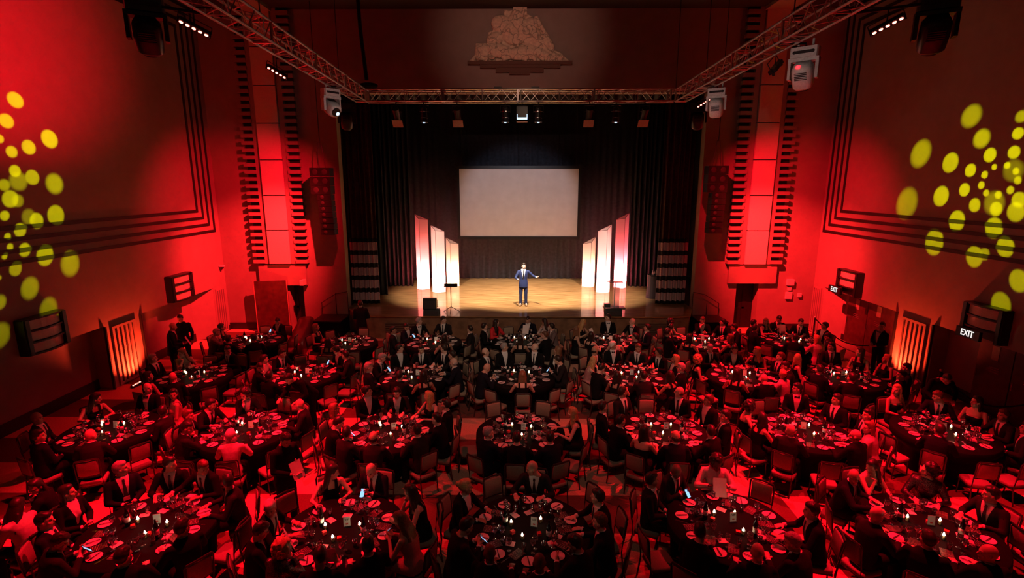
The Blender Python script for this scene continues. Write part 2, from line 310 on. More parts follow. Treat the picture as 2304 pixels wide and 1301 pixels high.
def link(name, me, parent=None, loc=None, M=None):
    o = bpy.data.objects.new(name, me); COL.objects.link(o)
    if parent: o.parent = parent
    if loc is not None: o.location = loc
    if M is not None: o.matrix_local = M
    return o
def empty(name, loc=(0, 0, 0), rz=0):
    o = bpy.data.objects.new(name, None); COL.objects.link(o); o.location = loc; o.rotation_euler = (0, 0, rz); o.empty_display_size = .1; return o
def tag(o, label, cat, group=None):
    o['label'] = label; o['category'] = cat
    if group: o['group'] = group
    return o
def struct(name, mb, m, parent=None, smooth=False):
    o = mb.build(name, m, parent, smooth)
    if not parent: o['kind'] = 'structure'
    return o
def dup(src, parent=None, M=None):
    c = src.copy(); COL.objects.link(c); c.parent = parent
    if M is not None: c.matrix_local = M
    for ch in src.children: dup(ch, c)
    return c
def remesh(mb, voxel, smooth=4, dec=None):
    me = bpy.data.meshes.new('t'); me.from_pydata(mb.v, [], mb.f)
    bm = bmesh.new(); bm.from_mesh(me); bmesh.ops.recalc_face_normals(bm, faces=bm.faces); bm.to_mesh(me); bm.free()
    o = bpy.data.objects.new('t', me); COL.objects.link(o)
    r = o.modifiers.new('r', 'REMESH'); r.mode = 'VOXEL'; r.voxel_size = voxel; r.use_smooth_shade = True
    if smooth: q = o.modifiers.new('s', 'SMOOTH'); q.factor = .5; q.iterations = smooth
    if dec: d = o.modifiers.new('d', 'DECIMATE'); d.ratio = dec
    dg = bpy.context.evaluated_depsgraph_get(); dg.update()
    out = bpy.data.meshes.new_from_object(o.evaluated_get(dg))
    bpy.data.objects.remove(o); bpy.data.meshes.remove(me)
    out.polygons.foreach_set('use_smooth', [True] * len(out.polygons)); out.materials.clear()
    return out

# ------------------------------------------------------------------ people: meshes
SK = {}
HANDS = {'T': ((-.15, .43, .80), (.15, .43, .80), 10), 'C': ((-.07, .25, .67), (.07, .28, .69), 0), 'P': ((-.06, .36, .85), (.07, .36, .86), 12),
         'R': ((-.16, .42, .80), (.27, .55, .88), 14), 'H': ((-.12, .42, .80), (.05, .27, 1.0), 12), 'M': ((-.15, .36, .88), (.15, .36, .88), 6),
         'hold': ((-.08, .30, 1.10), (.10, .30, 1.10), 4), 'side': ((-.24, .03, .86), (.24, .03, .86), 0), 'fold': ((-.06, .20, 1.05), (.08, .20, 1.07), 0),
         'bend': ((-.20, .52, .92), (.22, .62, .95), 42), 'speak': ((-.52, .20, 1.22), (.22, .32, 1.14), 0)}
STAND = ('hold', 'side', 'fold', 'bend', 'speak')
def skeleton(sex, pose):
    if (sex, pose) in SK: return SK[sex, pose]
    st = pose in STAND; hz = .94 if st else .50
    l, r, lean = HANDS[pose]
    Ml = Matrix.Translation((0, 0, hz)) @ Matrix.Rotation(math.radians(-lean), 4, 'X') @ Matrix.Translation((0, 0, -hz))
    k = .9 if sex == 'f' else 1.0
    sh = [Ml @ Vector((s * .185 * k, 0, hz + .48)) for s in (-1, 1)]
    arms = []
    for s, S, W in ((-1, sh[0], l), (1, sh[1], r)):
        W = Vector(W); a, b = .285, .265; d = W - S; D = d.length
        if D > a + b - .01: W = S + d * ((a + b - .01) / D); d = W - S; D = d.length
        u = d / D; x = (a * a - b * b + D * D) / (2 * D); h = math.sqrt(max(a * a - x * x, 0))
        hint = Vector((s * .7, -.35, -.75)); p = hint - u * hint.dot(u); p.normalize()
        arms.append((s, S, S + u * x + p * h, W))
    hc = Ml @ Vector((0, .025, hz + .70))
    Mh = Matrix.Translation(hc) @ Matrix.Rotation(math.radians(-lean * .35), 4, 'X')
    SK[sex, pose] = dict(st=st, hz=hz, Ml=Ml, arms=arms, Mh=Mh, k=k, lean=lean); return SK[sex, pose]

def torso(mb, S, inf, bottom, top=.57):
    k, hz = S['k'], S['hz']; f = k < 1
    T = [(-.07, .155, .118), (.05, .162, .118), (.18, .128 if f else .145, .098 if f else .108), (.32, .150 if f else .168, .118), (.42, .172, .115), (.50, .165, .09), (.55, .105, .07), (.58, .07, .06)]
    L = [(hz + z, (rx * k if z > .1 else rx) + inf, ry + inf, .004 if z > .5 else 0) for z, rx, ry in T if bottom <= z <= top + .02]
    if inf > 0: L[-1] = (L[-1][0] + inf * .3, *L[-1][1:])
    mb.loft(L, M=S['Ml'])
    if f:
        for s in (-1, 1): mb.ell((s * .07, .085, hz + .34), (.062 + inf, .055 + inf, .06 + inf), M=S['Ml'])
def legs(mb, S, inf, foot=True, shin=True):
    hz = S['hz']
    for s in (-1, 1):
        if S['st']: H, K, A = (s * .09, 0, hz - .04), (s * .105, .015, .50), (s * .11, -.01, .10)
        else: H, K, A = (s * .09, .02, hz + .01), (s * .13, .42, hz + .02), (s * .13, .44, .10)
        mb.caps(H, K, .088 + inf, .058 + inf)
        if shin: mb.caps(K, A, .056 + inf, .042 + inf * 1.4)
        if foot: mb.caps(A, Vector(A) + Vector((s * .02, .13, -.045)), .035, .035)
def hand(mb, W, d, side, palm):
    d = d.normalized(); n = palm - d * palm.dot(d); n.normalize(); x = d.cross(n) * 1.0
    R = Matrix((x, d, n)).transposed()   # local x across, y along fingers, z out of the palm side
    mb.ell(W + d * .045, (.042, .055, .017), rot=R, n=12, m=6)
    for i, (ox, L) in enumerate(((-.033, .060), (-.011, .074), (.011, .070), (.033, .055))):
        a = W + d * .085 + x * ox; b = a + (d * .9 + n * .25 + x * ox * 2.5).normalized() * L * .55; c = b + (d * .6 + n * .7).normalized() * L * .5
        mb.caps(a - d * .02, b, .0095, .0088, 8, 2); mb.caps(b, c, .0088, .0075, 8, 2)
    t = side
    a = W + d * .02 + x * t * .03; b = a + (x * t * .8 + d * .7 + n * .3).normalized() * .045; c = b + (d * .9 + n * .4).normalized() * .03
    mb.caps(a, b, .013, .011, 8, 2); mb.caps(b, c, .0105, .009, 8, 2)
def head(mb, M, f):
    mb.ell((0, -.008, .022), (.076, .096, .108), M=M, n=20, m=12); mb.ell((0, .028, -.045), (.058 if f else .062, .062, .078), M=M, n=18, m=10)
    mb.ell((0, .058, -.095), (.028, .026, .022), M=M); mb.caps((0, .084, .012), (0, .104, -.026), .010, .0135, M=M, n=8, m=2)
    mb.ell((0, .075, .022), (.05, .02, .014), M=M)
    mb.ell((0, .083, -.058), (.026, .014, .012), M=M)
    for s in (-1, 1): mb.ell((s * .078, -.004, -.008), (.012, .020, .030), M=M, n=8, m=6); mb.ell((s * .045, .055, -.028), (.022, .02, .02), M=M)

BODY0 = {}; BODY = {}
def body0(sex, pose):
    if (sex, pose) in BODY0: return BODY0[sex, pose]
    S = skeleton(sex, pose); mb = MB(); f = sex == 'f'
    torso(mb, S, -.004, -.08); legs(mb, S, -.004)
    top = S['Mh'] @ Vector((0, -.02, -.06)); bot = S['Ml'] @ Vector((0, 0, S['hz'] + .50))
    mb.caps(bot, top, .062 if not f else .052, .056 if not f else .047)
    ar = .85 if f else 1
    for s, Sh, E, W in S['arms']:
        mb.caps(Sh, E, .052 * ar, .041 * ar); mb.caps(E, W, .040 * ar, .027 * ar)
        palm = Vector((0, 0, -1)) if pose in ('T', 'R', 'bend') else Vector((-s, .3, .2)) if pose in ('C', 'side', 'fold') else Vector((-s * .3, 0, 1)) if pose in ('P', 'M', 'hold', 'speak') else Vector((-s, -.6, 0))
        dd = (W - E).normalized()
        if pose == 'T': dd = Vector((-s * .3, 1, -.12))
        if pose == 'speak': dd = (dd + Vector((s * .3, .4, .25))).normalized()
        hand(mb, W, dd, s, palm)
    head(mb, S['Mh'], f)
    me = remesh(mb, .0085, 3, .42)
    for m in (SKINS[0], M_eye, M_lip): me.materials.append(m)
    iM = S['Mh'].inverted()
    for p in me.polygons:
        q = iM @ p.center
        if q.y > .05 and abs(q.x) < .06:
            ax = abs(q.x)
            if .021 < ax < .040 and -.003 < q.z < .007: p.material_index = 1
            elif .018 < ax < .048 and .023 < q.z < .030 and not f: p.material_index = 1
            elif ax < .025 and -.068 < q.z < -.052: p.material_index = 2
    BODY0[sex, pose] = me; return me
def headrot(S, yaw, pitch):
    P = S['Mh'] @ Vector((0, -.02, -.10))
    R = Matrix.Rotation(math.radians(yaw), 4, 'Z') @ Matrix.Rotation(math.radians(-pitch), 4, 'X')
    return Matrix.Translation(P) @ R @ Matrix.Translation(-P)
def body(sex, pose, yaw, pitch):
    k = (sex, pose, yaw, pitch)
    if k in BODY: return BODY[k]
    me = body0(sex, pose).copy(); S = skeleton(sex, pose); iM = S['Mh'].inverted(); P = S['Mh'] @ Vector((0, -.02, -.10))
    for v in me.vertices:
        q = iM @ v.co
        if q.z < -.19 or q.length > .27: continue
        t = min(max((q.z + .18) / .09, 0), 1) * min(max((.25 - math.hypot(q.x, q.y - .0)) / .06, 0), 1); t = t * t * (3 - 2 * t)
        if t <= 0: continue
        R = Matrix.Rotation(math.radians(yaw * t), 3, 'Z') @ Matrix.Rotation(math.radians(-pitch * t), 3, 'X')
        v.co = P + R @ (v.co - P)
    BODY[k] = me; return me

def split(me, keepfn, planes, Ml):
    """cut a garment along planes (in the upright frame) and return (kept faces mesh, other faces mesh)"""
    bm = bmesh.new(); bm.from_mesh(me); bm.transform(Ml.inverted())
    for co, no in planes:
        bmesh.ops.bisect_plane(bm, geom=bm.verts[:] + bm.edges[:] + bm.faces[:], plane_co=co, plane_no=no, dist=1e-4)
    bm.faces.index_update(); ia = {f.index for f in bm.faces if keepfn(f.calc_center_median(), f.normal)}
    b2 = bm.copy()
    bmesh.ops.delete(b2, geom=[f for i, f in enumerate(b2.faces[:]) if i in ia], context='FACES')
    bmesh.ops.delete(bm, geom=[f for i, f in enumerate(bm.faces[:]) if i not in ia], context='FACES')
    res = []
    for b in (bm, b2):
        b.transform(Ml); m = bpy.data.meshes.new('g'); b.to_mesh(m); b.free()
        if len(m.polygons): m.polygons.foreach_set('use_smooth', [True] * len(m.polygons))
        res.append(m)
    return res
GAR = {}
def garment(sex, pose, kind):
    key = (sex, pose, kind)
    if key in GAR: return GAR[key]
    S = skeleton(sex, pose); hz = S['hz']; Ml = S['Ml']; out = {}
    if kind == 'suit':
        mb = MB(); torso(mb, S, .017, -.08 if not S['st'] else -.08)
        if S['st']: mb.loft([(hz - .16, .185, .145, 0), (hz, .185, .14, 0), (hz + .12, .165, .125, 0)], M=Ml)
        for s, Sh, E, W in S['arms']:
            mb.caps(Sh, E, .066, .054); mb.caps(E, E.lerp(W, .86), .053, .040)
        me = remesh(mb, .0135, 3, .45)
        z0 = hz + .19; sl = .20
        n = Vector((1, 0, -sl)).normalized(); n2 = Vector((-1, 0, -sl)).normalized()
        c = Vector((.014, 0, z0))
        fn = lambda q, nn: q.y > .02 and z0 < q.z < hz + .60 and abs(q.x) < .014 + (q.z - z0) * sl and abs(q.x) < .105
        shirt, jk = split(me, fn, [(c, n), (Vector((-.014, 0, z0)), n2), (Vector((0, 0, z0)), Vector((0, 0, 1))), (Vector((0, .02, 0)), Vector((0, 1, 0)))], Ml)
        # collar and cuffs join the shirt
        cb = MB(); top = S['Mh'] @ Vector((0, -.02, -.06)); bot = Ml @ Vector((0, 0, hz + .50)); d = (top - bot)
        cb.tube(bot + d * .32, bot + d * .62, .076, .066, 16)
        for s, Sh, E, W in S['arms']: cb.tube(E.lerp(W, .84), E.lerp(W, .98), .037, .034, 10)
        bm = bmesh.new(); bm.from_mesh(shirt); t = cb.mesh('t', M_shirt, True); bm.from_mesh(t); bm.to_mesh(shirt); bm.free()
        bvh = BVHTree.FromPolygons([v.co for v in me.vertices], [tuple(p.vertices) for p in me.polygons])
        def front(x, z, off=.006):
            o = Ml @ Vector((x, .6, z)); dr = Ml.to_3x3() @ Vector((0, -1, 0)); h = bvh.ray_cast(o, dr)
            p = Ml.inverted() @ h[0] if h[0] else Vector((x, .12, z)); return Vector((x, p.y + off, z))
        def strip(pts):   # (z, halfwidth)
            R = []
            for z, hw in pts:
                y = max(front(0, z).y, front(hw, z).y, front(-hw, z).y); R.append([(-hw, y - .004, z), (hw, y - .004, z), (hw, y + .006, z), (-hw, y + .006, z)])
            return MB().rings(R, M=Ml)
        tie = strip([(hz + .545, .016), (hz + .515, .020), (hz + .50, .013), (hz + .40, .022), (hz + .30, .028), (hz + .21, .026)])
        out['tie'] = tie.mesh('tie', M_tie)
        bw = MB(); y = front(0, hz + .53).y + .004
        for s in (-1, 1): bw.prism([(0, -.008), (s * .055, -.026), (s * .055, .026), (0, .008)], 0, .016, M=Ml @ Matrix.Translation((0, y, hz + .53)) @ Matrix.Rotation(PI / 2, 4, 'X'))
        out['bow_tie'] = bw.mesh('bow_tie', M_tie)
        bd = MB(); p = front(.0, hz + .23, .02); bd.box(-.045, .045, p.y - .002, p.y + .003, hz + .19, hz + .255, M=Ml)
        out['badge'] = bd.mesh('badge', M_paper)
        out['jacket'] = jk; out['shirt'] = shirt
    elif kind == 'trousers':
        mb = MB(); legs(mb, S, .014, foot=False); mb.ell((0, 0, hz), (.165, .125, .11)); out['trousers'] = remesh(mb, .016, 3, .4)
        sb = MB()
        for s in (-1, 1):
            A = Vector((s * .11, -.01, .05)) if S['st'] else Vector((s * .13, .44, .05))
            sb.caps(A + Vector((0, -.02, 0)), A + Vector((s * .02, .16, -.008)), .046, .038, 10, 3)
        out['shoes'] = sb.mesh('shoes', M_shoe, True)
    else:   # dress, kind = dress / low
        mb = MB(); torso(mb, S, .010, -.08)
        if S['st']: mb.loft([(.45, .20, .17, 0), (hz, .18, .14, 0), (hz + .15, .145, .11, 0)])
        else:
            legs(mb, S, .022, foot=False, shin=False); mb.ell((0, .24, hz + .01), (.13, .25, .075)); mb.ell((0, .43, .36), (.19, .075, .15))
        me = remesh(mb, .0135, 3, .45)
        zt = hz + (.43 if kind == 'dress' else .385)
        if kind == 'dress':
            fn = lambda q, nn: q.z > zt and not (.055 < abs(q.x) < .105)
            pl = [(Vector((0, 0, zt)), Vector((0, 0, 1)))] + [(Vector((x, 0, 0)), Vector((1, 0, 0))) for x in (-.105, -.055, .055, .105)]
        else:
            fn = lambda q, nn: q.z > zt; pl = [(Vector((0, 0, zt)), Vector((0, 0, 1)))]
        cut, keep = split(me, fn, pl, Ml); out['dress'] = keep
        sb = MB()
        for s in (-1, 1):
            A = Vector((s * .13, .44, .05)); sb.caps(A, A + Vector((s * .02, .14, -.012)), .040, .032, 10, 3)
        out['shoes'] = sb.mesh('shoes', M_shoe, True)
    GAR[key] = out; return out

HAIR = {}
def hair(kind):
    if kind in HAIR: return HAIR[kind]
    mb = MB(); rnd = random.Random(len(kind) * 7 + ord(kind[0]))
    if kind == 'short':
        mb.ell((0, -.024, .036), (.083, .096, .106), n=18, m=12); mb.ell((0, .018, .088), (.068, .076, .052)); v = .009
        for i in range(26):
            a = rnd.uniform(0, 2 * PI); e = rnd.uniform(.3, 1.3); mb.ell((.066 * math.cos(a) * math.cos(e), -.01 + .078 * math.sin(a) * math.cos(e), .055 + .085 * math.sin(e)), (.016, .022, .014), n=8, m=5)
    elif kind == 'fringe':
        mb.ell((0, -.030, -.012), (.085, .083, .060), n=18, m=10); v = .009
    elif kind == 'long':
        mb.ell((0, -.022, .036), (.088, .098, .110), n=18, m=12); mb.ell((0, .012, .095), (.066, .074, .048))
        mb.ell((0, -.072, -.10), (.092, .048, .20)); v = .011
        for s in (-1, 1):
            for t in range(4): mb.caps((s * (.074 - t * .008), -.03 - t * .012, .02), (s * (.088 + .01 * (t % 2)), -.035 - t * .015, -.20 - .03 * t), .028, .022, 8, 2)
        for i in range(9):
            x = -.08 + .02 * i; mb.caps((x, -.09, -.10), (x * 1.15, -.10, -.30 - .03 * (i % 3)), .020, .012, 8, 2)
    elif kind == 'bob':
        mb.ell((0, -.022, .036), (.090, .100, .110), n=18, m=12); mb.ell((0, .014, .092), (.07, .076, .05)); mb.ell((0, -.05, -.05), (.098, .066, .10)); v = .010
        for s in (-1, 1): mb.caps((s * .078, .0, .03), (s * .084, .0, -.09), .028, .024, 8, 2)
    elif kind == 'curly':
        mb.ell((0, -.03, .04), (.10, .105, .115)); v = .011
        for i in range(110):
            a = rnd.uniform(0, 2 * PI); e = rnd.uniform(-.9, 1.5); c, s = math.cos(e), math.sin(e)
            y = -.03 + .115 * math.sin(a) * c
            if y > .05 and s < .5: continue
            mb.ell((.105 * math.cos(a) * c, y, .03 + .13 * s), (.026, .026, .024), n=8, m=5)
    else:   # updo
        mb.ell((0, -.024, .036), (.084, .098, .108), n=18, m=12); mb.ell((0, .015, .09), (.066, .074, .05)); mb.ell((0, -.115, .07), (.048, .045, .046)); mb.ell((0, -.08, .05), (.06, .05, .05)); v = .009
    me = remesh(mb, v, 2, .6); HAIR[kind] = me; return me

# ------------------------------------------------------------------ the room
XL, XR, YF, ZC = -11.6, 11.8, 20.2, 11.95
struct('floor', MB().box(XL - 1.6, XR + 1.6, -5, YF + .6, -.1, 0), M_carpet)
struct('ceiling', MB().box(XL - 1, XR + 1, -5, 28.5, ZC, ZC + .2), M_ceil)
struct('wall_back', MB().box(XL - 1, XR + 1, -5.3, -5, 0, ZC), M_wall)
OL, OR, OT = -6.75, 7.08, 9.1          # stage opening
f = MB()
f.box(XL - 1, -9.05, YF, YF + .4, 2.05, ZC); f.box(XL - 1, -9.05, YF, YF + .4, 0, 2.05); f.box(-8.5, OL, YF, YF + .4, 0, ZC); f.box(-9.05, -8.5, YF, YF + .4, 2.05, ZC)
f.box(OR, 8.75, YF, YF + .4, 0, ZC); f.box(9.62, XR + 1, YF, YF + .4, 0, ZC); f.box(8.75, 9.62, YF, YF + .4, 1.95, ZC)
f.box(OL, OR, YF, YF + .4, OT, ZC)
struct('wall_front', f, M_wall)
struct('trim_1', MB().box(-9.05, -8.5, YF + .42, YF + .5, 0, 2.1).box(8.7, 9.7, YF + .42, YF + .5, 0, 2.1), M_dark)   # black sheets standing in for the darkness of the passages
ZD = 1.87
def side_wall(name, X, s, A1, P, A2, dz):
    """s=-1 left, +1 right. A1/A2: recess y ranges; P: grille pier range"""
    m = MB(); o = X + s * .42; e = X + s * 1.0
    def bx(xa, xb, *r): m.box(min(xa, xb), max(xa, xb), *r)
    bx(X, e, -5, YF, dz, ZC)
    bx(X, e, A1[1], YF, 0, dz); bx(X, e, P[0], P[1], 0, dz); bx(X, e, -5, A2[0], 0, dz)
    bx(o, e, A1[0], A1[1], 0, dz); bx(o, e, A2[0], A2[1], 0, dz)
    # splayed reveal at the stage end of the recess
    y = A1[1]; v = [(X, y + .01, 0), (o, y + .01, 0), (o, y - .75, 0), (X, y + .01, dz), (o, y + .01, dz), (o, y - .75, dz)]
    m.add(v, [(0, 1, 2), (3, 5, 4), (0, 2, 5, 3), (0, 3, 4, 1), (1, 4, 5, 2)])
    struct(name, m, M_wall)
    b = MB()
    for r in ((A1[0], A1[1] - .75), (A2[0], A2[1])):
        b.box(min(o, o - s * .03), max(o, o - s * .03), r[0], r[1], 0, .30)
    b.box(min(X, X - s * .03), max(X, X - s * .03), A1[1], YF, 0, .2); b.box(min(X, X - s * .03), max(X, X - s * .03), -5, A2[0], 0, .2)
    struct('baseboard_' + ('left' if s < 0 else 'right'), b, M_base)
side_wall('wall_left', XL, -1, (15.45, 19.3), (13.95, 15.45), (9.2, 13.95), ZD)
side_wall('wall_right', XR, 1, (15.6, 19.5), (14.1, 15.6), (9.2, 14.1), 1.93)
struct('baseboard_front', MB().box(XL, -10.35, YF - .03, YF, 0, .28).box(9.75, XR, YF - .03, YF, 0, .28).box(7.9, 8.7, YF - .03, YF, 0, .2), M_base)
# nested dark frames on both side walls
n = 2
for X, s, Y4, st in ((XL, 1, 19.9, .32), (XR, -1, 20.02, .31)):
    for i in range(4):
        y1 = Y4 - i * st; z0 = 3.98 + i * .265; z1 = 11.9 - i * .265; y0 = -3 + i * .3; a, b = sorted((X, X + s * .022)); t = .10
        n += 1
        struct('trim_%d' % n, MB().box(a, b, y0, y1, z0, z0 + t).box(a, b, y0, y1, z1 - t, z1).box(a, b, y1 - t, y1, z0 + t, z1 - t).box(a, b, y0, y0 + t, z0 + t, z1 - t), M_dark)
# pilasters of stacked teeth beside a pale panel strip, with a box over each side door
for xc, ztop in ((-9.22, ZC), (9.28, ZC)):
    zb = 2.72
    n += 1; struct('trim_%d' % n, MB().box(xc - 1.0, xc - .62, YF - .06, YF, zb, ztop).box(xc + .62, xc + 1.0, YF - .06, YF, zb, ztop), M_dark)
    m = MB(); z = zb + .02
    while z < ztop - .1:
        for s in (-1, 1): a, b = sorted((xc + s * .60, xc + s * 1.06)); m.box(a, b, YF - .24, YF - .01, z, z + .13)
        z += .264
    for s in (-1, 1): a, b = sorted((xc + s * .42, xc + s * .62)); m.box(a, b, YF - .20, YF - .01, zb, ztop)
    n += 1; struct('trim_%d' % n, m, M_wall)
    m = MB(); z = zb
    while z < ztop:
        m.box(xc - .405, xc + .405, YF - .28, YF - .01, z + .015, min(z + 1.30, ztop)); z += 1.32
    n += 1; struct('trim_%d' % n, m, M_cream)
    n += 1; struct('trim_%d' % n, MB().box(xc - .93, xc + .93, YF - .15, YF, 1.85 if xc < 0 else 1.95, 2.68), M_wall)
# deep soffit beams over the pilasters
n += 1; struct('trim_%d' % n, MB().box(-9.7, -8.75, 6, YF, ZC - .12, ZC).box(8.8, 9.75, 6, YF, ZC - .12, ZC), M_wall)
# doors
t = empty('door_1', (-9.05, YF - .18, 0), math.radians(10)); t['kind'] = 'structure'
MB().box(-1.22, 0, -.05, 0, .02, 2.06).build('door_leaf', M_wood, t)
MB().box(-1.25, -1.22, -.06, .01, .02, 2.08).box(-.03, .0, -.07, .0, .02, 2.08).build('door_edge', mat('painted_edge', (.45, .25, .2), .5), t)
MB().tube((-1.12, -.08, .95), (-1.12, -.08, 1.15), .012).build('door_handle', M_knife, t)
def door_set(name, X, s, ys, dz):
    global n
    for i, (y0, y1) in enumerate(ys):
        t = empty('door_%d' % (name + i), (X, (y0 + y1) / 2, 0)); t['kind'] = 'structure'; h = (y1 - y0) / 2; a, b = sorted((0, -s * .05))
        MB().box(a, b, -h + .015, h - .015, .01, dz).build('door_leaf', M_wood, t)
        g = MB(); x = -s * .052; a, b = sorted((x, x - s * .006)); g.box(a, b, -.1, .1, 1.42, 1.78); g.build('door_pane', mat('dim_pane', (.35, .32, .25), .3), t)
        g = MB()
        for k in range(3): g.box(a, b, -.17, .17, 1.22 - k * .06, 1.245 - k * .06)
        g.build('vision_louvre', M_knife, t)
        MB().tube((-s * .09, h - .1, .85), (-s * .09, h - .1, 1.05), .014).build('door_handle', M_knife, t)
door_set(2, XR + .41, 1, ((17.45, 18.55), (16.35, 17.45), (15.65, 16.35)), 1.86)
door_set(5, XR + .41, 1, ((12.1, 13.1), (11.1, 12.1)), 1.86)

# grilles of dark slots on the piers
def grille(X, s, y0, y1, k, z0, z1, frame):
    t = empty('wall_grille', (X, (y0 + y1) / 2, 0)); h = (y1 - y0) / 2
    p = MB(); w = 2 * h / (2 * k + 1); a, b = sorted((0, -s * .05))
    p.box(a, b, -h, h, z0, z0 + .07).box(a, b, -h, h, z1 - .07, z1)
    for i in range(k + 1): p.box(a, b, -h + 2 * i * w, -h + (2 * i + 1) * w, z0 + .07, z1 - .07)
    p.build('slat_panel', M_wall, t)
    a, b = sorted((-s * .002, -s * .012)); MB().box(a, b, -h + w, h - w, z0 + .07, z1 - .07).build('dark_backing', M_dark, t)
    if frame:
        a, b = sorted((0, -s * .07)); MB().box(a, b, -h - .26, -h - .22, 0, z1 + .06).build('edge_strip', M_dark, t); MB().box(a, b, h + .22, h + .26, 0, z1 + .06).build('edge_strip', M_dark, t)
    return t
tag(grille(XL, -1, 14.18, 15.1, 5, .03, 1.80, True), 'uplit slotted wall grille in the pier on the left wall', 'grille')
tag(grille(XR, 1, 14.4, 15.35, 5, .05, 1.86, True), 'uplit slotted wall grille in the pier on the right wall', 'grille')
tag(grille(XL, -1, 19.42, 20.0, 4, .03, 1.80, False), 'narrow four-slot grille in the left corner by the stage wall', 'grille')
tag(grille(XR, 1, 19.6, 20.12, 4, .03, 1.86, False), 'narrow four-slot grille in the right corner by the stage wall', 'grille')

# tiered wall sconces
def sconce(X, s, yc, z0, label, ex):
    t = empty('wall_sconce', (X, yc, z0)); k = 3 if not ex else 2; z = 0 if not ex else .27; D = .20
    fr = MB()
    for sy in (-1, 1):
        a, b = sorted((0, -s * (D + .02))); fr.box(a, b, sy * .55 - .03, sy * .55 + .03, 0, .84)
        a, b = sorted((-s * D * .75, -s * (D + .05))); fr.box(a, b, sy * .50 - .05, sy * .50 + .05, 0, .84)
    a, b = sorted((0, -s * .04)); fr.box(a, b, -.55, .55, 0, .84); fr.build('frame', M_black, t)
    for i in range(k + 1):
        zz = z + i * (.84 - z) / k; P = [(0, -.56)] + [(-s * (D + .10 * math.cos(q * PI / 2)), .56 * q) for q in (-1, -.66, -.33, 0, .33, .66, 1)] + [(0, .56)]
        MB().prism(P, zz - .02, zz + .02).build('shelf', M_black, t)
    for i in range(k):
        zz = z + i * (.84 - z) / k; P = [(-s * .05, -.44)] + [(-s * (D - .03 + .08 * math.cos(q * PI / 2)), .44 * q) for q in (-1, -.66, -.33, 0, .33, .66, 1)] + [(-s * .05, .44)]
        MB().prism(P, zz + .03, zz + (.84 - z) / k - .03).build('glass_band', M_sconce, t)
    return tag(t, label, 'wall light')
sconce(XL, -1, 17.25, 1.93, 'black three-tier wall sconce on left wall over the far recess', 0)
sconce(XL, -1, 12.02, 1.86, 'black three-tier wall sconce on left wall nearest the camera', 0)
sconce(XR, 1, 17.9, 1.98, 'black tiered sconce above the far exit sign, right wall', 1)
sconce(XR, 1, 12.55, 2.0, 'black tiered sconce above the near exit sign, right wall', 1)
def text_mesh(s, size, ext=.004):
    c = bpy.data.curves.new('t', 'FONT'); c.body = s; c.size = size; c.extrude = ext; c.align_x = 'CENTER'; c.align_y = 'CENTER'; c.offset = size * .012
    o = bpy.data.objects.new('t', c); COL.objects.link(o); me = bpy.data.meshes.new_from_object(o.evaluated_get(bpy.context.evaluated_depsgraph_get())); bpy.data.objects.remove(o); return me
EX = text_mesh('EXIT', .225)
for yc, z0, lb in ((18.15, 1.98, 'exit sign lit under the far sconce on the right wall'), (12.6, 2.0, 'exit sign lit under the near sconce on the right wall')):
    t = empty('exit_sign', (XR - .42, yc, z0)); MB().box(-.04, .04, -.34, .34, .01, .25).build('sign_box', M_black, t)
    e = EX.copy(); e.materials.append(M_exit); o = link('letters', e, t); o.rotation_euler = (PI / 2, 0, -PI / 2); o.location = (-.046, 0, .13); o.scale = (.82, 1, 1)
    tag(t, lb, 'exit sign')
# uplighters on the floor
def led_bar(loc, rz, label, nl=6, glow=True, panel=False):
    t = empty('wash_light' if panel else 'led_bar', loc, rz); w = nl * .075
    MB().box(-w, w, -.09, .09, 0, .10).build('housing', M_black, t)
    MB().box(-w - .03, -w, -.03, .03, -.02, .16).box(w, w + .03, -.03, .03, -.02, .16).build('bracket', M_black, t)
    m = MB()
    for i in range(nl): m.ell((-w + .075 + i * .15, 0, .105), (.05, .045, .02), n=10, m=5)
    m.build('diodes', M_led if glow else M_black, t); return tag(t, label, 'stage light')
led_bar((-11.12, 14.3, .0), PI / 2, 'glowing red LED bar on floor below left grille').scale = (.62, .62, .62)
led_bar((11.3, 15.45, .0), PI / 2, 'red LED bar on floor below right grille').scale = (.62, .62, .62)

# small wall fittings
def wallbox(x, z, w, h, nm, label, d=.08, m=M_white): tag(MB().box(x - w / 2, x + w / 2, YF - d, YF, z - h / 2, z + h / 2).build(nm, m), label, 'wall fitting')
wallbox(10.83, 1.99, .26, .24, 'alarm_box', 'white square alarm box highest on the wall beside the right doorway', .12)
wallbox(10.83, 1.72, .12, .12, 'alarm_strobe', 'small square strobe between the two white wall boxes')
wallbox(10.83, 1.45, .24, .28, 'control_box', 'white control box under the alarm box, right stage wall')
wallbox(11.26, 1.46, .13, .15, 'wall_switch', 'small white switch plate alone near the right corner')
wallbox(10.83, 1.26, .16, .03, 'label_strip', 'thin dark strip under the white control box', .03, M_dark)
wallbox(-8.37, 2.0, .13, .2, 'door_sign', 'small framed sign on the wall box above left doorway', .46, M_cream)
t = empty('security_camera', (-11.5, 19.9, 2.62)); MB().box(-.08, .08, -.07, .07, 0, .05).build('mount', M_white, t); MB().ell((0.02, -.02, -.03), (.06, .06, .06)).build('dome', M_black, t); tag(t, 'small white dome camera high in the left corner', 'camera')

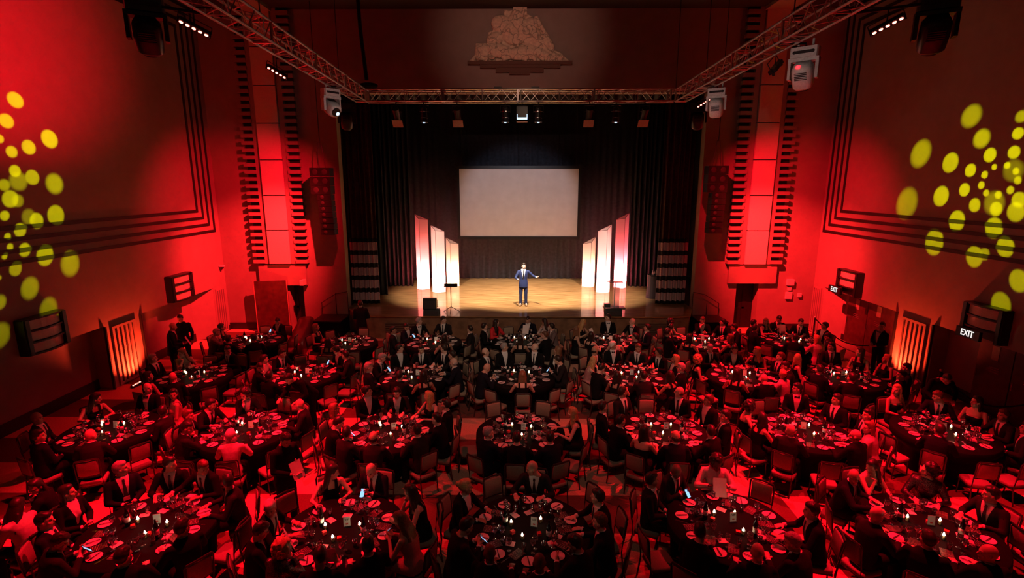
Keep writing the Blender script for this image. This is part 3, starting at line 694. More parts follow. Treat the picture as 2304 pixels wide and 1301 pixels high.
# carved relief over the stage, a generic pile of rocks and rolling forms on a stepped ledge
rn = random.Random(5); mb = MB(); RX = Matrix.Rotation(PI / 2, 4, 'X')
def slab(P, y0, y1): mb.rings([[(x, y0, z) for x, z in P], [(x, y1, z) for x, z in P]])
slab([(-1.85, 0), (-1.62, .22), (-1.58, .62), (-1.2, .62), (-1.1, 1.0), (-.95, 1.05), (-1.0, 1.35), (-.75, 1.5), (-.55, 1.5), (-.55, 1.72), (-.2, 1.72), (-.2, 1.95), (.28, 1.95), (.28, 1.6), (.5, 1.5), (.6, 1.35), (.85, 1.25), (.9, 1.0), (.95, .8), (1.2, .65), (1.25, .42), (1.5, .3), (1.85, 0)], -.02, .06)
for (x, z, rx, rz, y, a) in ((-.62, 1.25, .40, .30, -.06, .2), (-.1, 1.28, .34, .34, -.10, 0), (.42, 1.22, .30, .24, -.07, -.4), (-.85, .78, .36, .20, -.06, -.3), (-.2, .82, .42, .28, -.10, .2), (.45, .82, .36, .30, -.08, -.2), (.85, .60, .28, .34, -.05, .5),
    (-1.3, .30, .34, .26, -.06, .7), (-.7, .34, .55, .24, -.11, .25), (.1, .26, .62, .24, -.12, -.1), (.85, .22, .75, .18, -.09, .45), (1.35, .14, .45, .12, -.05, .5), (0, 1.58, .30, .16, -.07, 0), (-.35, 1.05, .2, .3, -.12, .9), (.2, 1.0, .2, .34, -.12, -.7)):
    mb.ell((x, y + .04, z), (rx, .12, rz), rot=Matrix.Rotation(a, 3, 'Y'), n=18, m=10)
for i in range(60):
    x = rn.uniform(-1.6, 1.6); z = rn.uniform(.02, .16) if i < 26 else rn.uniform(.1, 1.5)
    if i >= 26 and abs(x) > 1.5 - .85 * z: continue
    mb.ell((x, -.08, z), (rn.uniform(.05, .12), .07, rn.uniform(.04, .09)), rot=Matrix.Rotation(rn.uniform(-1, 1), 3, 'Y'), n=10, m=6)
for i in range(16): z = .5 + i * .065; mb.ell((1.28 - .62 * (z - .4), -.03, z), (.08, .07, .05), n=8, m=5)
mb.caps((-1.5, -.05, .05), (-1.0, -.05, .62), .05, .05); mb.caps((.5, -.05, .62), (1.55, -.05, .06), .06, .05)
mb.box(-.22, .28, -.12, .06, 1.5, 1.92)
for s in (-1, 1): mb.caps((.03 + s * .22, -.04, 1.86), (.03 + s * .3, -.04, 2.04), .045, .018)
me = remesh(mb, .022, 0); me.materials.append(M_stone)
t = empty('wall_relief', (.10, YF - .05, 10.17)); link('carving', me, t)
MB().box(-1.87, 1.93, -.16, .04, -.12, -.01).box(-1.42, 1.5, -.13, .04, -.24, -.12).box(-.85, .9, -.10, .04, -.38, -.24).box(-.35, .4, -.08, .04, -.46, -.38).build('stepped_ledge', mat('ledge_paint', (.16, .07, .05), .7), t)
tag(t, 'carved plaster relief pyramid on a stepped ledge above the stage', 'sculpture')

# ------------------------------------------------------------------ stage
n += 1; m = MB(); P = [(-6.75, 27.4), (-6.75, 20.15), (-5.9, 18.98), (-5.0, 18.86), (5.9, 18.86), (6.6, 18.98), (7.05, 20.15), (7.05, 27.4)]
m.prism(P, .86, .90); o = struct('floor_stage', m, M_stage)
P2 = [(-6.70, 27.3), (-6.70, 20.2), (-5.87, 19.05), (-4.98, 18.93), (5.88, 18.93), (6.57, 19.05), (7.0, 20.2), (7.0, 27.3)]
struct('trim_40', MB().prism(P2, 0, .86), M_apron)
struct('trim_41', MB().box(-4.95, -3.4, 18.90, 18.93, .05, .62).box(4.6, 5.9, 18.90, 18.93, .05, .62), M_rib)
struct('wall_stage', MB().box(-9, 9.3, 27.5, 27.7, 0, ZC).box(-9.1, -8.9, YF + .4, 27.5, 0, ZC).box(9.2, 9.4, YF + .4, 27.5, 0, ZC), M_dark)
struct('floor_wings', MB().box(-9, -6.75, YF + .4, 27.5, .8, .88).box(7.05, 9.3, YF + .4, 27.5, .8, .88), M_dark)
def curtain(name, x0, x1, y, z0, z1, m, label, folds, amp=.09, mats=None, bands=None, rz=0):
    n_ = int(folds * 8); R = []; v = []; fcs = []; mi = []
    zs = [z0] + ([b for b in bands] if bands else []) + [z1]
    rn = random.Random(int(abs(x0) * 31)); ph = [rn.uniform(.7, 1.3) for _ in range(n_ + 1)]
    xs = [x0 + (x1 - x0) * i / n_ for i in range(n_ + 1)]
    ys = [amp * math.sin(2 * PI * i / 8 + .6 * math.sin(i * .21)) * ph[i // 8 * 8] for i in range(n_ + 1)]
    k = len(zs)
    for side in (0, .03):
        for i in range(n_ + 1):
            for z in zs: v.append((xs[i], y + ys[i] * (1 - .15 * (z > z0 + 2)) + side, z))
    N = (n_ + 1) * k
    for sd in (0, 1):
        for i in range(n_):
            for j in range(k - 1):
                a = sd * N + i * k + j; fcs.append((a, a + k, a + k + 1, a + 1)); mi.append(j % 2 if bands else 0)
    for i in range(n_):
        for j in (0, k - 1):
            a = i * k + j; fcs.append((a, a + k, a + k + N, a + N)); mi.append(0)
    for i in (0, n_):
        for j in range(k - 1): a = i * k + j; fcs.append((a, a + 1, a + 1 + N, a + N)); mi.append(j % 2 if bands else 0)
    mb = MB(); mb.v = v; mb.f = fcs; mb.mi = mi
    me = mb.mesh(name, mats or [m]); me.polygons.foreach_set('use_smooth', [True] * len(me.polygons)); return tag(link(name, me), label, 'curtain')
curtain('backdrop_curtain', -6.7, 6.9, 26.75, .9, 9.6, M_curt, 'dark folded curtain across the back of the stage', 40, .035)
for x0, x1, y, lb in ((-6.5, -5.0, 24.7, 'dark grey leg curtain at stage left side, by the columns'), (-7.2, -5.75, 22.7, 'narrow dark leg curtain at stage left behind the striped curtain'),
                      (5.45, 6.9, 24.7, 'dark grey leg curtain at stage right side, by the columns'), (6.35, 7.5, 22.9, 'narrow dark leg curtain at stage right behind the striped curtain')):
    curtain('leg_curtain', x0, x1, y, .9, 9.8, M_curt, lb, 7, .08)
bz = []
for i in range(5): bz += [1.05 + i * .52, 1.05 + i * .52 + .33]
for x0, x1, lb in ((-6.78, -5.66, 'stage curtain with pale bands at its foot, left of stage'), (5.78, 6.98, 'stage curtain with pale bands at its foot, right of stage')):
    o = curtain('striped_curtain', x0, x1, 20.95, .92, 3.62, None, 'x', 5.5, .07, [M_dark, M_stripe], bz)
    up = curtain('upper_drape', x0, x1, 20.95, 3.62, 9.6, M_curtr, 'x', 5.5, .07)
    for q in ('label', 'category'): del up[q]
    up.parent = o; tag(o, lb, 'curtain')
curtain('border_curtain', -6.7, 7.0, 21.3, 9.02, 9.9, M_dark, 'dark border curtain across the top of the stage opening', 40, .05)
# hanging projection screen
t = empty('projection_screen', (.13, 25.5, 3.24)); MB().box(-2.87, 2.87, -.01, .02, 0, 3.25).build('screen_cloth', M_screen, t)
MB().box(-3.0, 3.0, -.04, .05, -.14, 0).box(-3.0, 3.0, -.04, .05, 3.25, 3.39).box(-3.0, -2.87, -.04, .05, 0, 3.25).box(2.87, 3.0, -.04, .05, 0, 3.25).build('border_frame', M_black, t)
for x in (-2.75, 0, 1.9, 2.75): MB().tube((x, 0, 3.39), (x, 0, 6.4), .012).build('hanging_cable', M_black, t)
tag(t, 'blank grey projection screen in black frame hanging over the stage', 'screen')

# glowing fabric columns, each lit by a lamp inside its foot
def fab(name, col):
    m = bpy.data.materials.new(name); m.use_nodes = True; nt = m.node_tree; nt.nodes.clear()
    a = nt.nodes.new('ShaderNodeBsdfTranslucent'); a.inputs[0].default_value = (*col, 1); d = nt.nodes.new('ShaderNodeBsdfDiffuse'); d.inputs[0].default_value = (.8, .7, .68, 1)
    mx = nt.nodes.new('ShaderNodeMixShader'); mx.inputs[0].default_value = .35; o = nt.nodes.new('ShaderNodeOutputMaterial')
    nz = nt.nodes.new('ShaderNodeTexNoise'); nz.inputs['Scale'].default_value = 60; bp = nt.nodes.new('ShaderNodeBump'); bp.inputs['Strength'].default_value = .05; nt.links.new(nz.outputs[0], bp.inputs['Height']); nt.links.new(bp.outputs[0], d.inputs['Normal'])
    nt.links.new(a.outputs[0], mx.inputs[1]); nt.links.new(d.outputs[0], mx.inputs[2]); nt.links.new(mx.outputs[0], o.inputs[0]); return m
M_fab = fab('column_fabric', (.92, .86, .84))
def column(xc, yc, s, hi, lo, label, topcol, pw, tp):
    t = empty('light_column', (xc, yc, .9)); w = .30
    A, B, C_ = (s * w, .08), (-s * w, .08), (s * .06, -.20)   # A outer, B inner, C front crease
    za, zb, zc = hi, lo, (hi * .42 + lo * .58) - .06
    m = MB(); v = [(*A, 0), (*B, 0), (*C_, 0), (*A, za), (*B, zb), (*C_, zc)]
    m.add(v, [(0, 2, 5, 3), (2, 1, 4, 5), (1, 0, 3, 4)]); m.build('fabric_sleeve', M_fab, t)
    e = MB()
    for p, q in (((*A, za), (*B, zb)), ((*B, zb), (*C_, zc)), ((*C_, zc), (*A, za))): e.tube(p, q, .010, n=6)
    e.tube((*C_, 0), (*C_, zc), .008, n=6)
    e.build('frame', mat('column_frame', (.12, .05, .05), .5), t)  # dark tubes along the top edges and front crease
    a = light('column_lamp', 'POINT', (0, 0, 0), None, pw, topcol, .10); a.parent = t; a.location = (0, -.02, .5)
    tag(t, label, 'light column', 'glowing columns flanking the stage')
PK, OG = (1, .16, .16), (1, .34, .18)
column(-4.39, 24.0, -1, 3.50, 3.26, 'tallest glowing three-sided column, left of the screen', (1, .10, .10), 3200, 75)
column(-3.55, 23.3, -1, 3.06, 2.78, 'middle-height glowing column, left of the screen', (1, .2, .16), 2600, 75)
column(-3.06, 24.6, -1, 2.37, 2.07, 'shortest glowing column, left of the screen', OG, 1000, 60)
column(3.50, 24.6, 1, 2.42, 2.08, 'shortest glowing column, right of the screen', OG, 1000, 60)
column(4.0, 23.3, 1, 3.10, 2.80, 'middle-height glowing column, right of the screen', PK, 2600, 75)
column(5.0, 24.4, 1, 3.55, 3.23, 'tallest glowing three-sided column, right of the screen', (1, .09, .12), 3200, 80)

# music stand, monitors, lectern, bar table
t = empty('music_stand', (-2.51, 19.45, .9)); MB().box(-.26, .26, -.05, .05, 1.02, 1.05).box(-.26, .26, .04, .06, 1.02, 1.14).build('desk', M_black, t); MB().tube((0, 0, .2), (0, 0, 1.03), .014).build('pole', M_black, t)
for k in range(3): a = k * 2.1 + .5; MB().tube((0, 0, .24), (.36 * math.cos(a), .30 * math.sin(a), .01), .012).build('leg', M_black, t)
tag(t, 'black music stand at the left front of the stage', 'music stand')
def wedge(x, y, z, w, h, label, rz=0):
    t = empty('monitor_speaker', (x, y, z), rz); P = [(-.2, 0), (.22, 0), (.22, h * .6), (.05, h), (-.08, h)]
    MB().rings([[(-w / 2, a, b) for a, b in P], [(w / 2, a, b) for a, b in P]]).build('cabinet', M_black, t)
    MB().box(-w / 2 + .03, w / 2 - .03, -.215, -.2, .03, h - .08).build('grille', mat('speaker_grille', (.05, .05, .055), .6), t); tag(t, label, 'speaker')
wedge(-3.22, 19.15, .9, .60, .24, 'low black box under the monitor speaker, stage left front')
wedge(-3.28, 19.2, 1.14, .50, .40, 'black monitor speaker stacked on a box, stage left front')
wedge(3.70, 19.15, .9, .62, .27, 'long low black monitor speaker, stage right front')
t = empty('clear_lectern', (3.95, 20.3, .9)); MB().box(-.42, .42, -.22, .22, 0, .03).build('base', M_black, t); MB().box(-.32, .32, -.2, .2, 1.06, 1.075).build('desk_top', M_glass, t)
MB().box(-.2, .2, -.012, .012, .03, 1.06).build('front_panel', M_glass, t); MB().tube((0, -.02, .03), (0, -.02, 1.06), .02).build('post', M_alu, t); MB().path([(-.15, .05, 1.07), (-.15, .0, 1.3), (-.12, -.06, 1.42)], .006).build('microphone', M_black, t)
tag(t, 'clear acrylic lectern with black base, stage right front', 'lectern')
tag(MB().box(3.55, 3.78, 20.2, 20.4, .94, 1.08).build('battery_box', M_black), 'small black box on the clear lectern base', 'box')
t = empty('bar_table', (6.02, 22.2, .9)); MB().lathe([(.30, .98), (.30, 1.02)]).build('table_top', M_black, t); MB().lathe([(.33, 0), (.29, .5), (.31, .98)]).build('cover', mat('table_cover', (.06, .04, .05), .8), t); tag(t, 'round dark covered table at the right wing of stage', 'table')
for dx, hh in ((-.12, .22), (-.02, .18), (.1, .24)): tag(MB().lathe([(.03, 0), (.032, hh * .6), (.012, hh * .8), (.012, hh)], 10).build('water_bottle', M_glass, loc=(6.02 + dx, 22.15 + dx, 1.92)), '%s clear water bottle on the dark table in the wing' % {.22: 'left', .18: 'short middle', .24: 'tall right'}[hh], 'bottle', 'bottles on the wing table')
# stage side steps with hand rails
for x0, x1, lb, s in ((-7.75, -6.7, 'dark draped steps at the left end of the stage', -1), (7.0, 8.05, 'dark draped steps at the right end of the stage', 1)):
    t = empty('stage_steps', ((x0 + x1) / 2, 19.55, 0)); h = (x1 - x0) / 2
    MB().box(-h, h, -.5, .55, 0, .62).build('platform', M_blackcloth, t); MB().box(-h - .02, h + .02, -.52, .57, .62, .66).build('step_top', mat('step_lid', (.05, .03, .03), .6), t)
    for q in (-h, h * .1, h): MB().tube((q, .5, .66 if abs(q) < h * .5 else .0 if q * s > 0 else .66), (q, .5, 1.15 if q * s > 0 else 1.55), .014).build('post', M_black, t)
    MB().path([(s * h * 1.0, .5, 1.15), (-s * h * .1, .5, 1.5), (-s * h, .5, 1.6)], .014).build('hand_rail', M_black, t); tag(t, lb, 'steps')
# draped ramp by the left doorway
v = [(-8.55, 19.4, 0), (-7.9, 19.4, 0), (-7.55, 15.95, 0), (-7.05, 15.95, 0)]
mb = MB(); R = []
for i in range(9):
    q = i / 8; y = 19.2 - 2.6 * q; x = -8.05 + .55 * q; z = .80 - .30 * q + .02 * math.sin(i * 2.1); R.append([(x - .28, y, 0), (x - .26, y, z - .04), (x - .1, y, z), (x + .16, y, z + .01), (x + .27, y, z - .06), (x + .30, y, 0)])
tag(mb.rings(R).build('draped_ramp', mat('glossy_red_drape', (.10, .035, .03), .28), smooth=True), 'long sloping ramp under a glossy dark cloth, by left doorway', 'ramp')
# low ramp and rope barrier by the doors on the right
tag(MB().add([(XR - 1.1, 18.6, 0), (XR - .1, 19.2, 0), (XR - .1, 16.2, 0), (XR - .6, 15.7, 0), (XR - .1, 19.2, .32), (XR - .1, 16.2, .32)], [(0, 1, 2, 3), (0, 3, 5, 4), (0, 4, 1), (1, 4, 5, 2), (3, 2, 5)]).build('floor_ramp', mat('ramp_carpet', (.30, .19, .15), .9)), 'low carpeted ramp up to the doors on the right wall', 'ramp')
def stanchion(x, y, label, z=0):
    t = empty('rope_stanchion', (x, y, z)); MB().lathe([(.15, 0), (.15, .02), (.03, .05)]).build('base', M_black, t); MB().tube((0, 0, .03), (0, 0, .98), .026).build('post', M_black, t); MB().ell((0, 0, 1.0), (.04, .04, .035)).build('finial', M_alu, t); tag(t, label, 'barrier post')
stanchion(11.0, 18.5, 'black rope barrier post nearest the right corner'); stanchion(11.35, 15.4, 'black rope barrier post beside the standing man at right', .0); stanchion(11.2, 13.0, 'black rope barrier post before the near exit door')
for (a, b, lb) in (((11.0, 18.5, .95), (11.35, 15.4, .95), 'dark rope hung between the far barrier posts'), ((11.2, 13.0, .95), (11.6, 11.0, .95), 'dark rope hung from the near barrier post')):
    P = [Vector(a).lerp(Vector(b), i / 12) - Vector((0, 0, .42 * math.sin(PI * i / 12))) for i in range(13)]
    tag(MB().path(P, .02).build('barrier_rope', M_blackcloth), lb, 'rope')

# ------------------------------------------------------------------ truss and rigging
def truss(a, b, label, size=.36, step=.62):
    a, b = Vector(a), Vector(b); d = (b - a); L = d.length; d.normalize(); sd = Vector((0, 0, 1)).cross(d).normalized() * size / 2; up = Vector((0, 0, size / 2))
    t = empty('lighting_truss', a); C4 = [sd + up, -sd + up, -sd - up, sd - up]
    for c in C4: MB().tube(c, c + d * L, .025, n=8).build('chord', M_alu, t)
    m = MB(); k = int(L / step)
    for i in range(k):
        p0, p1 = d * (L * i / k), d * (L * (i + 1) / k); pm = (p0 + p1) / 2
        for j in range(4):
            A, B = C4[j], C4[(j + 1) % 4]
            m.tube(p0 + A, pm + B, .011, n=5); m.tube(pm + B, p1 + A, .011, n=5)
            if i % 2 == 0: m.tube(p0 + A, p0 + B, .011, n=5)
    m.build('lacing', M_alu, t); s = 0
    while s <= L + .1:
        p = d * min(s, L)
        m = MB()
        for j in range(4): A, B = C4[j], C4[(j + 1) % 4]; m.tube(p + A, p + B, .03, n=6)
        m.build('joint_plate', M_alu, t)
        if abs(d.y) > .5 and int(s / 2.45) % 2: MB().tube(p + up, p + Vector((0, 0, ZC - .03 - a.z)), .012).build('hoist_wire', M_black, t)
        s += 2.45
    return tag(t, label, 'truss')
TZ = 8.60
truss((-4.85, 17.7, TZ), (5.15, 17.7, TZ), 'metal box truss across the front of the stage')
truss((-5.03, 17.7, TZ), (-4.45, 3.0, TZ), 'metal box truss running over the left tables')
truss((5.33, 17.7, TZ), (4.85, 3.0, TZ), 'metal box truss running over the right tables')
def clampto(t, loc, q, sc):
    s = 1 if loc[0] > 0 else -1; tx = (5.33 - (17.7 - loc[1]) * .0327) if s > 0 else (-5.03 + (17.7 - loc[1]) * .0395)
    L = Vector(loc); P = [L, Vector((loc[0], loc[1], 8.43)), Vector((tx - .2, loc[1], 8.43)) if s > 0 else Vector((tx + .2, loc[1], 8.43))]
    if loc[2] > 8.43: P = [L + Vector((0, 0, -.1)), Vector((tx, loc[1], 8.43))]
    MB().path([(q.inverted() @ (p - L)) / sc for p in P], .022).build('clamp_arm', M_black, t)
def ledp(loc, aim, label, glow=True, big=1.0):
    t = led_bar(loc, 0, label, 5, glow, True); q = (Vector(aim) - Vector(loc)).to_track_quat('Z', 'Y'); q = q @ Matrix.Rotation(math.radians(-50 if loc[0] < 0 else 50), 3, 'Z').to_quaternion(); t.rotation_euler = q.to_euler(); t.scale = (big,) * 3
    y = MB().tube((-.40, 0, .05), (-.40, 0, -.18), .012).tube((.40, 0, .05), (.40, 0, -.18), .012).tube((-.40, 0, -.18), (.40, 0, -.18), .012); y.build('yoke', M_black, t); clampto(t, loc, q, big)
ledp((-4.88, 8.45, 8.18), (-4.9, 6.6, 4.6), 'glowing red LED panel nearest the camera on left truss', True, .58)
ledp((-5.1, 11.7, 8.18), (-5.0, 9.7, 5.0), 'glowing red LED panel halfway along the left truss', True, .58)
ledp((5.45, 15.9, 8.15), (5.4, 13.9, 5.4), 'glowing red LED panel at the stage end of right truss', True, .58)
ledp((5.30, 11.35, 8.20), (6.9, 11.5, 6), 'unlit LED panel in silhouette on the right truss', False, .8)
ledp((5.62, 8.55, 8.22), (5.7, 6.6, 5.0), 'glowing red LED panel nearest the camera on right truss', True, .58)
def mover(loc, rz, tilt, m, label, lens=True, sc=1.0):
    t = empty('moving_head_light', loc, rz); t.scale = (sc,) * 3
    b = MB(); P = [(-.21, -.13), (.21, -.13), (.23, -.08), (.23, .08), (.21, .13), (-.21, .13), (-.23, .08), (-.23, -.08)]; b.prism(P, -.20, -.02); b.tube((-.12, 0, -.02), (-.12, 0, .12), .02).tube((.12, 0, -.02), (.12, 0, .12), .02); base = b.build('base', m, t)
    MB().box(-.15, .15, -.136, -.128, -.135, -.085).ell((-.15, -.13, -.11), (.03, .01, .03)).ell((.15, -.13, -.11), (.03, .01, .03)).build('display', M_dark, base)
    y = MB()
    for s in (-1, 1): y.prism([(s * .20, -.09), (s * .25, -.07), (s * .25, .07), (s * .20, .09)], -.56, -.22)
    y.prism([(-.25, -.09), (.25, -.09), (.25, .09), (-.25, .09)], -.26, -.20); y.build('yoke', m, t)
    Mt = Matrix.Translation((0, 0, -.48)) @ Matrix.Rotation(math.radians(tilt), 4, 'X')
    h = MB(); h.loft([(-.24, .13, .13, 0), (-.20, .165, .165, 0), (0, .175, .18, 0), (.14, .17, .165, 0), (.22, .12, .12, 0)], M=Mt, n=20, p=3.2); hh = h.build('lamp_head', m, t, True)
    v = MB()
    for k in range(5): v.box(-.10, .10, -.187, -.178, -.02 + k * .03, -.008 + k * .03, M=Mt)
    v.build('vents', M_dark, hh)
    l = MB(); l.tube(Mt @ Vector((0, 0, -.235)), Mt @ Vector((0, 0, -.275)), .115, .11, 20); l.build('lens_ring', M_black, hh)
    if lens: MB().ell((0, 0, 0), (.05, .05, .02), M=Mt @ Matrix.Translation((0.04, .03, -.272))).build('lens', M_lens, hh)
    clampto(t, loc, Euler((0, 0, rz)).to_quaternion(), sc); tag(t, label, 'moving light')
mover((-5.12, 15.0, 8.38), .9, -58, M_white, 'white moving head light near the stage end of left truss', sc=1.05)
mover((5.5, 15.0, 8.38), -.5, 30, M_white, 'white moving head light near the stage end of right truss', sc=1.05)
mover((5.5, 10.6, 8.38), -.7, 34, M_white, 'white moving head light halfway along the right truss', sc=1.05)
mover((-5.9, 8.9, 8.72), .5, 40, M_black, 'black moving head light nearest the camera, left truss', False, 1.15)
mover((6.62, 8.9, 8.72), -.5, 40, M_black, 'black moving head light nearest the camera, right truss', False, 1.15)
mover((-5.5, 17.5, 8.35), .3, 30, M_black, 'black moving head light at the left truss corner', False, 1.1)
mover((5.85, 17.5, 8.35), -.3, 30, M_black, 'black moving head light at the right truss corner', False, 1.1)
def par(x, label, kind):
    t = empty('stage_spotlight', (x, 17.72, 8.42)); MB().tube((0, -.22, 0), (0, .22, 0), .014).tube((0, 0, 0), (0, 0, -.12), .015).tube((-.16, 0, -.12), (.16, 0, -.12), .012).tube((-.16, 0, -.12), (-.16, 0, -.34), .01).tube((.16, 0, -.12), (.16, 0, -.34), .01).tube((-.17, 0, -.30), (.17, 0, -.30), .012).build('yoke', M_black, t)
    if kind == 'profile':
        MB().tube((0, -.12, -.22), (0, .30, -.62), .12, .10, 14).build('barrel', M_black, t); MB().box(-.17, .17, -.10, -.09, -.78, -.50, M=Matrix.Rotation(.75, 4, 'X') @ Matrix.Translation((0, -.25, .05))).build('barn_door', mat('barn_flap', (.55, .38, .34), .6), t)
    elif kind == 'par':
        MB().lathe([(.02, .0), (.10, -.06), (.11, -.42), (.13, -.5)], 14, M=Matrix.Translation((0, 0, -.14))).build('can', M_black, t)
        for z in (-.30, -.5): MB().lathe([(.115, z), (.125, z), (.125, z - .015), (.115, z - .015)], 16).build('chrome_ring', M_knife, t)
        MB().ell((0, -.05, -.66), (.045, .04, .015)).build('lens', M_lens, t)
    else:
        MB().box(-.18, .18, -.10, .10, -.50, -.16).build('housing', M_black, t); MB().box(-.17, .17, -.12, -.10, -.56, -.50).box(-.17, -.15, -.13, -.10, -.5, -.40).box(.15, .17, -.13, -.10, -.5, -.40).build('lens', M_lens, t); MB().box(-.18, .18, -.12, .06, -.64, -.62).build('barn_door', mat('barn_flap', (.55, .38, .34), .6), t)
    tag(t, label, 'stage light')
par(-3.93, 'dark spotlight with pale flap, leftmost on the front truss', 'profile'); par(-1.93, 'dark spotlight with pale flap, left of the centre lamp', 'profile')
par(2.39, 'dark spotlight with pale flap, right of the centre lamp', 'profile'); par(4.19, 'dark spotlight with pale flap, rightmost on the front truss', 'profile')
par(-3.02, 'small can light with chrome rings, left part of front truss', 'par'); par(3.25, 'small can light with chrome rings, right part of front truss', 'par')
par(.19, 'bright white lamp at the centre of the front truss', 'led'); par(-.36, 'small can light just left of the centre lamp', 'par'); par(.72, 'small can light just right of the centre lamp', 'par')
tag(MB().path([(-5.05, 17.9, 12), (-4.98, 17.8, 10.6), (-4.85, 17.75, 9.1)], .06).build('hoist_cable', M_blackcloth), 'thick black cable bundle down to the left truss corner', 'cable')
tag(MB().ell((-4.8, 17.72, 8.92), (.32, .2, .10)).build('cable_coil', M_blackcloth, smooth=True), 'coiled black cable lying on the left truss corner', 'cable')
tag(MB().tube((5.15, 17.7, 8.8), (5.15, 17.7, 12), .012).build('hoist_wire', M_black), 'thin wire down to the right truss corner', 'cable')
for x, lb in ((-.6, 'small clamp block left of centre on front truss'), (.6, 'small clamp block at centre of front truss')): tag(MB().box(x - .12, x + .14, 17.6, 17.8, 8.80, 8.87).build('truss_clamp', M_black), lb, 'clamp')
def array(x, s, ztop, label):
    t = empty('line_array_speaker', (x, 19.35, ztop)); z = 0
    for i in range(3): a = MB().box(-.36, .36, -.22, .24, z - .31, z - .01).build('cabinet', M_black, t); MB().ell((-.17, -.22, z - .16), (.10, .012, .10)).build('driver', mat('speaker_cone', (.02, .017, .017), .7), a); MB().ell((.17, -.22, z - .16), (.10, .012, .10)).build('driver', mat('speaker_cone', (.02, .017, .017), .7), a); z -= .32
    for i in range(7): dx = s * (.10); a = MB().box(dx - .25, dx + .25, -.20 + i * .02, .2 + i * .02, z - .205, z - .01).build('cabinet', M_black, t); MB().ell((dx - .08, -.21 + i * .02, z - .1), (.07, .02, .07)).build('driver', mat('speaker_cone', (.02, .017, .017), .7), a); z -= .215
    for q in (-.15, .15): MB().tube((q, 0, 0), (q * .3, 0, .9), .012).build('hanging_strap', M_black, t)
    MB().tube((0, 0, .85), (0, 0, 12 - ztop), .014).build('hanging_cable', M_black, t); tag(t, label, 'speaker')
array(-7.12, 1, 6.38, 'tall hanging line of black speakers left of the stage'); array(7.28, 1, 6.45, 'tall hanging line of black speakers right of the stage')

# ------------------------------------------------------------------ chairs, tables, table ware
ROWN = {'1': 'stage row', '2': 'second row', '3': 'third row', '4': 'camera row', '5': 'camera row'}
ORD = ['first', 'second', 'third', 'fourth', 'fifth', 'sixth', 'seventh', 'eighth', 'ninth', 'tenth', 'eleventh', 'twelfth']
def tname(k):
    if k == '5a': return 'table cut off at left edge'
    if k == '5b': return 'table cut off at right edge'
    return '%s table from left, %s' % (ORD['abcdefg'.index(k[1])], ROWN[k[0]])
def sector(a):
    return ['far side', 'far right', 'right side', 'near right', 'near side', 'near left', 'left side', 'far left'][int(((a + 22.5) % 360) // 45)]
CEN = {'1a': (-8.6, 16.2), '1b': (-5.4, 15.95), '1c': (-2.67, 16.05), '1d': (0.13, 16.2), '1e': (3.1, 16.2), '1f': (6.1, 16.2), '1g': (9.05, 16.25), '2a': (-8.6, 13.0), '2b': (-5.7, 13.15), '2c': (-2.7, 13.05), '2d': (0.13, 13.1), '2e': (3.1, 13.1), '2f': (6.05, 13.1), '2g': (8.75, 13.05), '3a': (-8.5, 9.95), '3b': (-5.63, 9.95), '3c': (-2.62, 9.93), '3d': (0.1, 9.93), '3e': (3.08, 10.0), '3f': (6.0, 10.0), '3g': (8.9, 10.0), '4a': (-5.5, 6.85), '4b': (-2.58, 6.8), '4c': (0.19, 6.85), '4d': (3.25, 6.98), '4e': (6.2, 6.92)}
OFFCEN = {'5a': (-8.5, 6.9), '5b': (9.05, 6.95)}
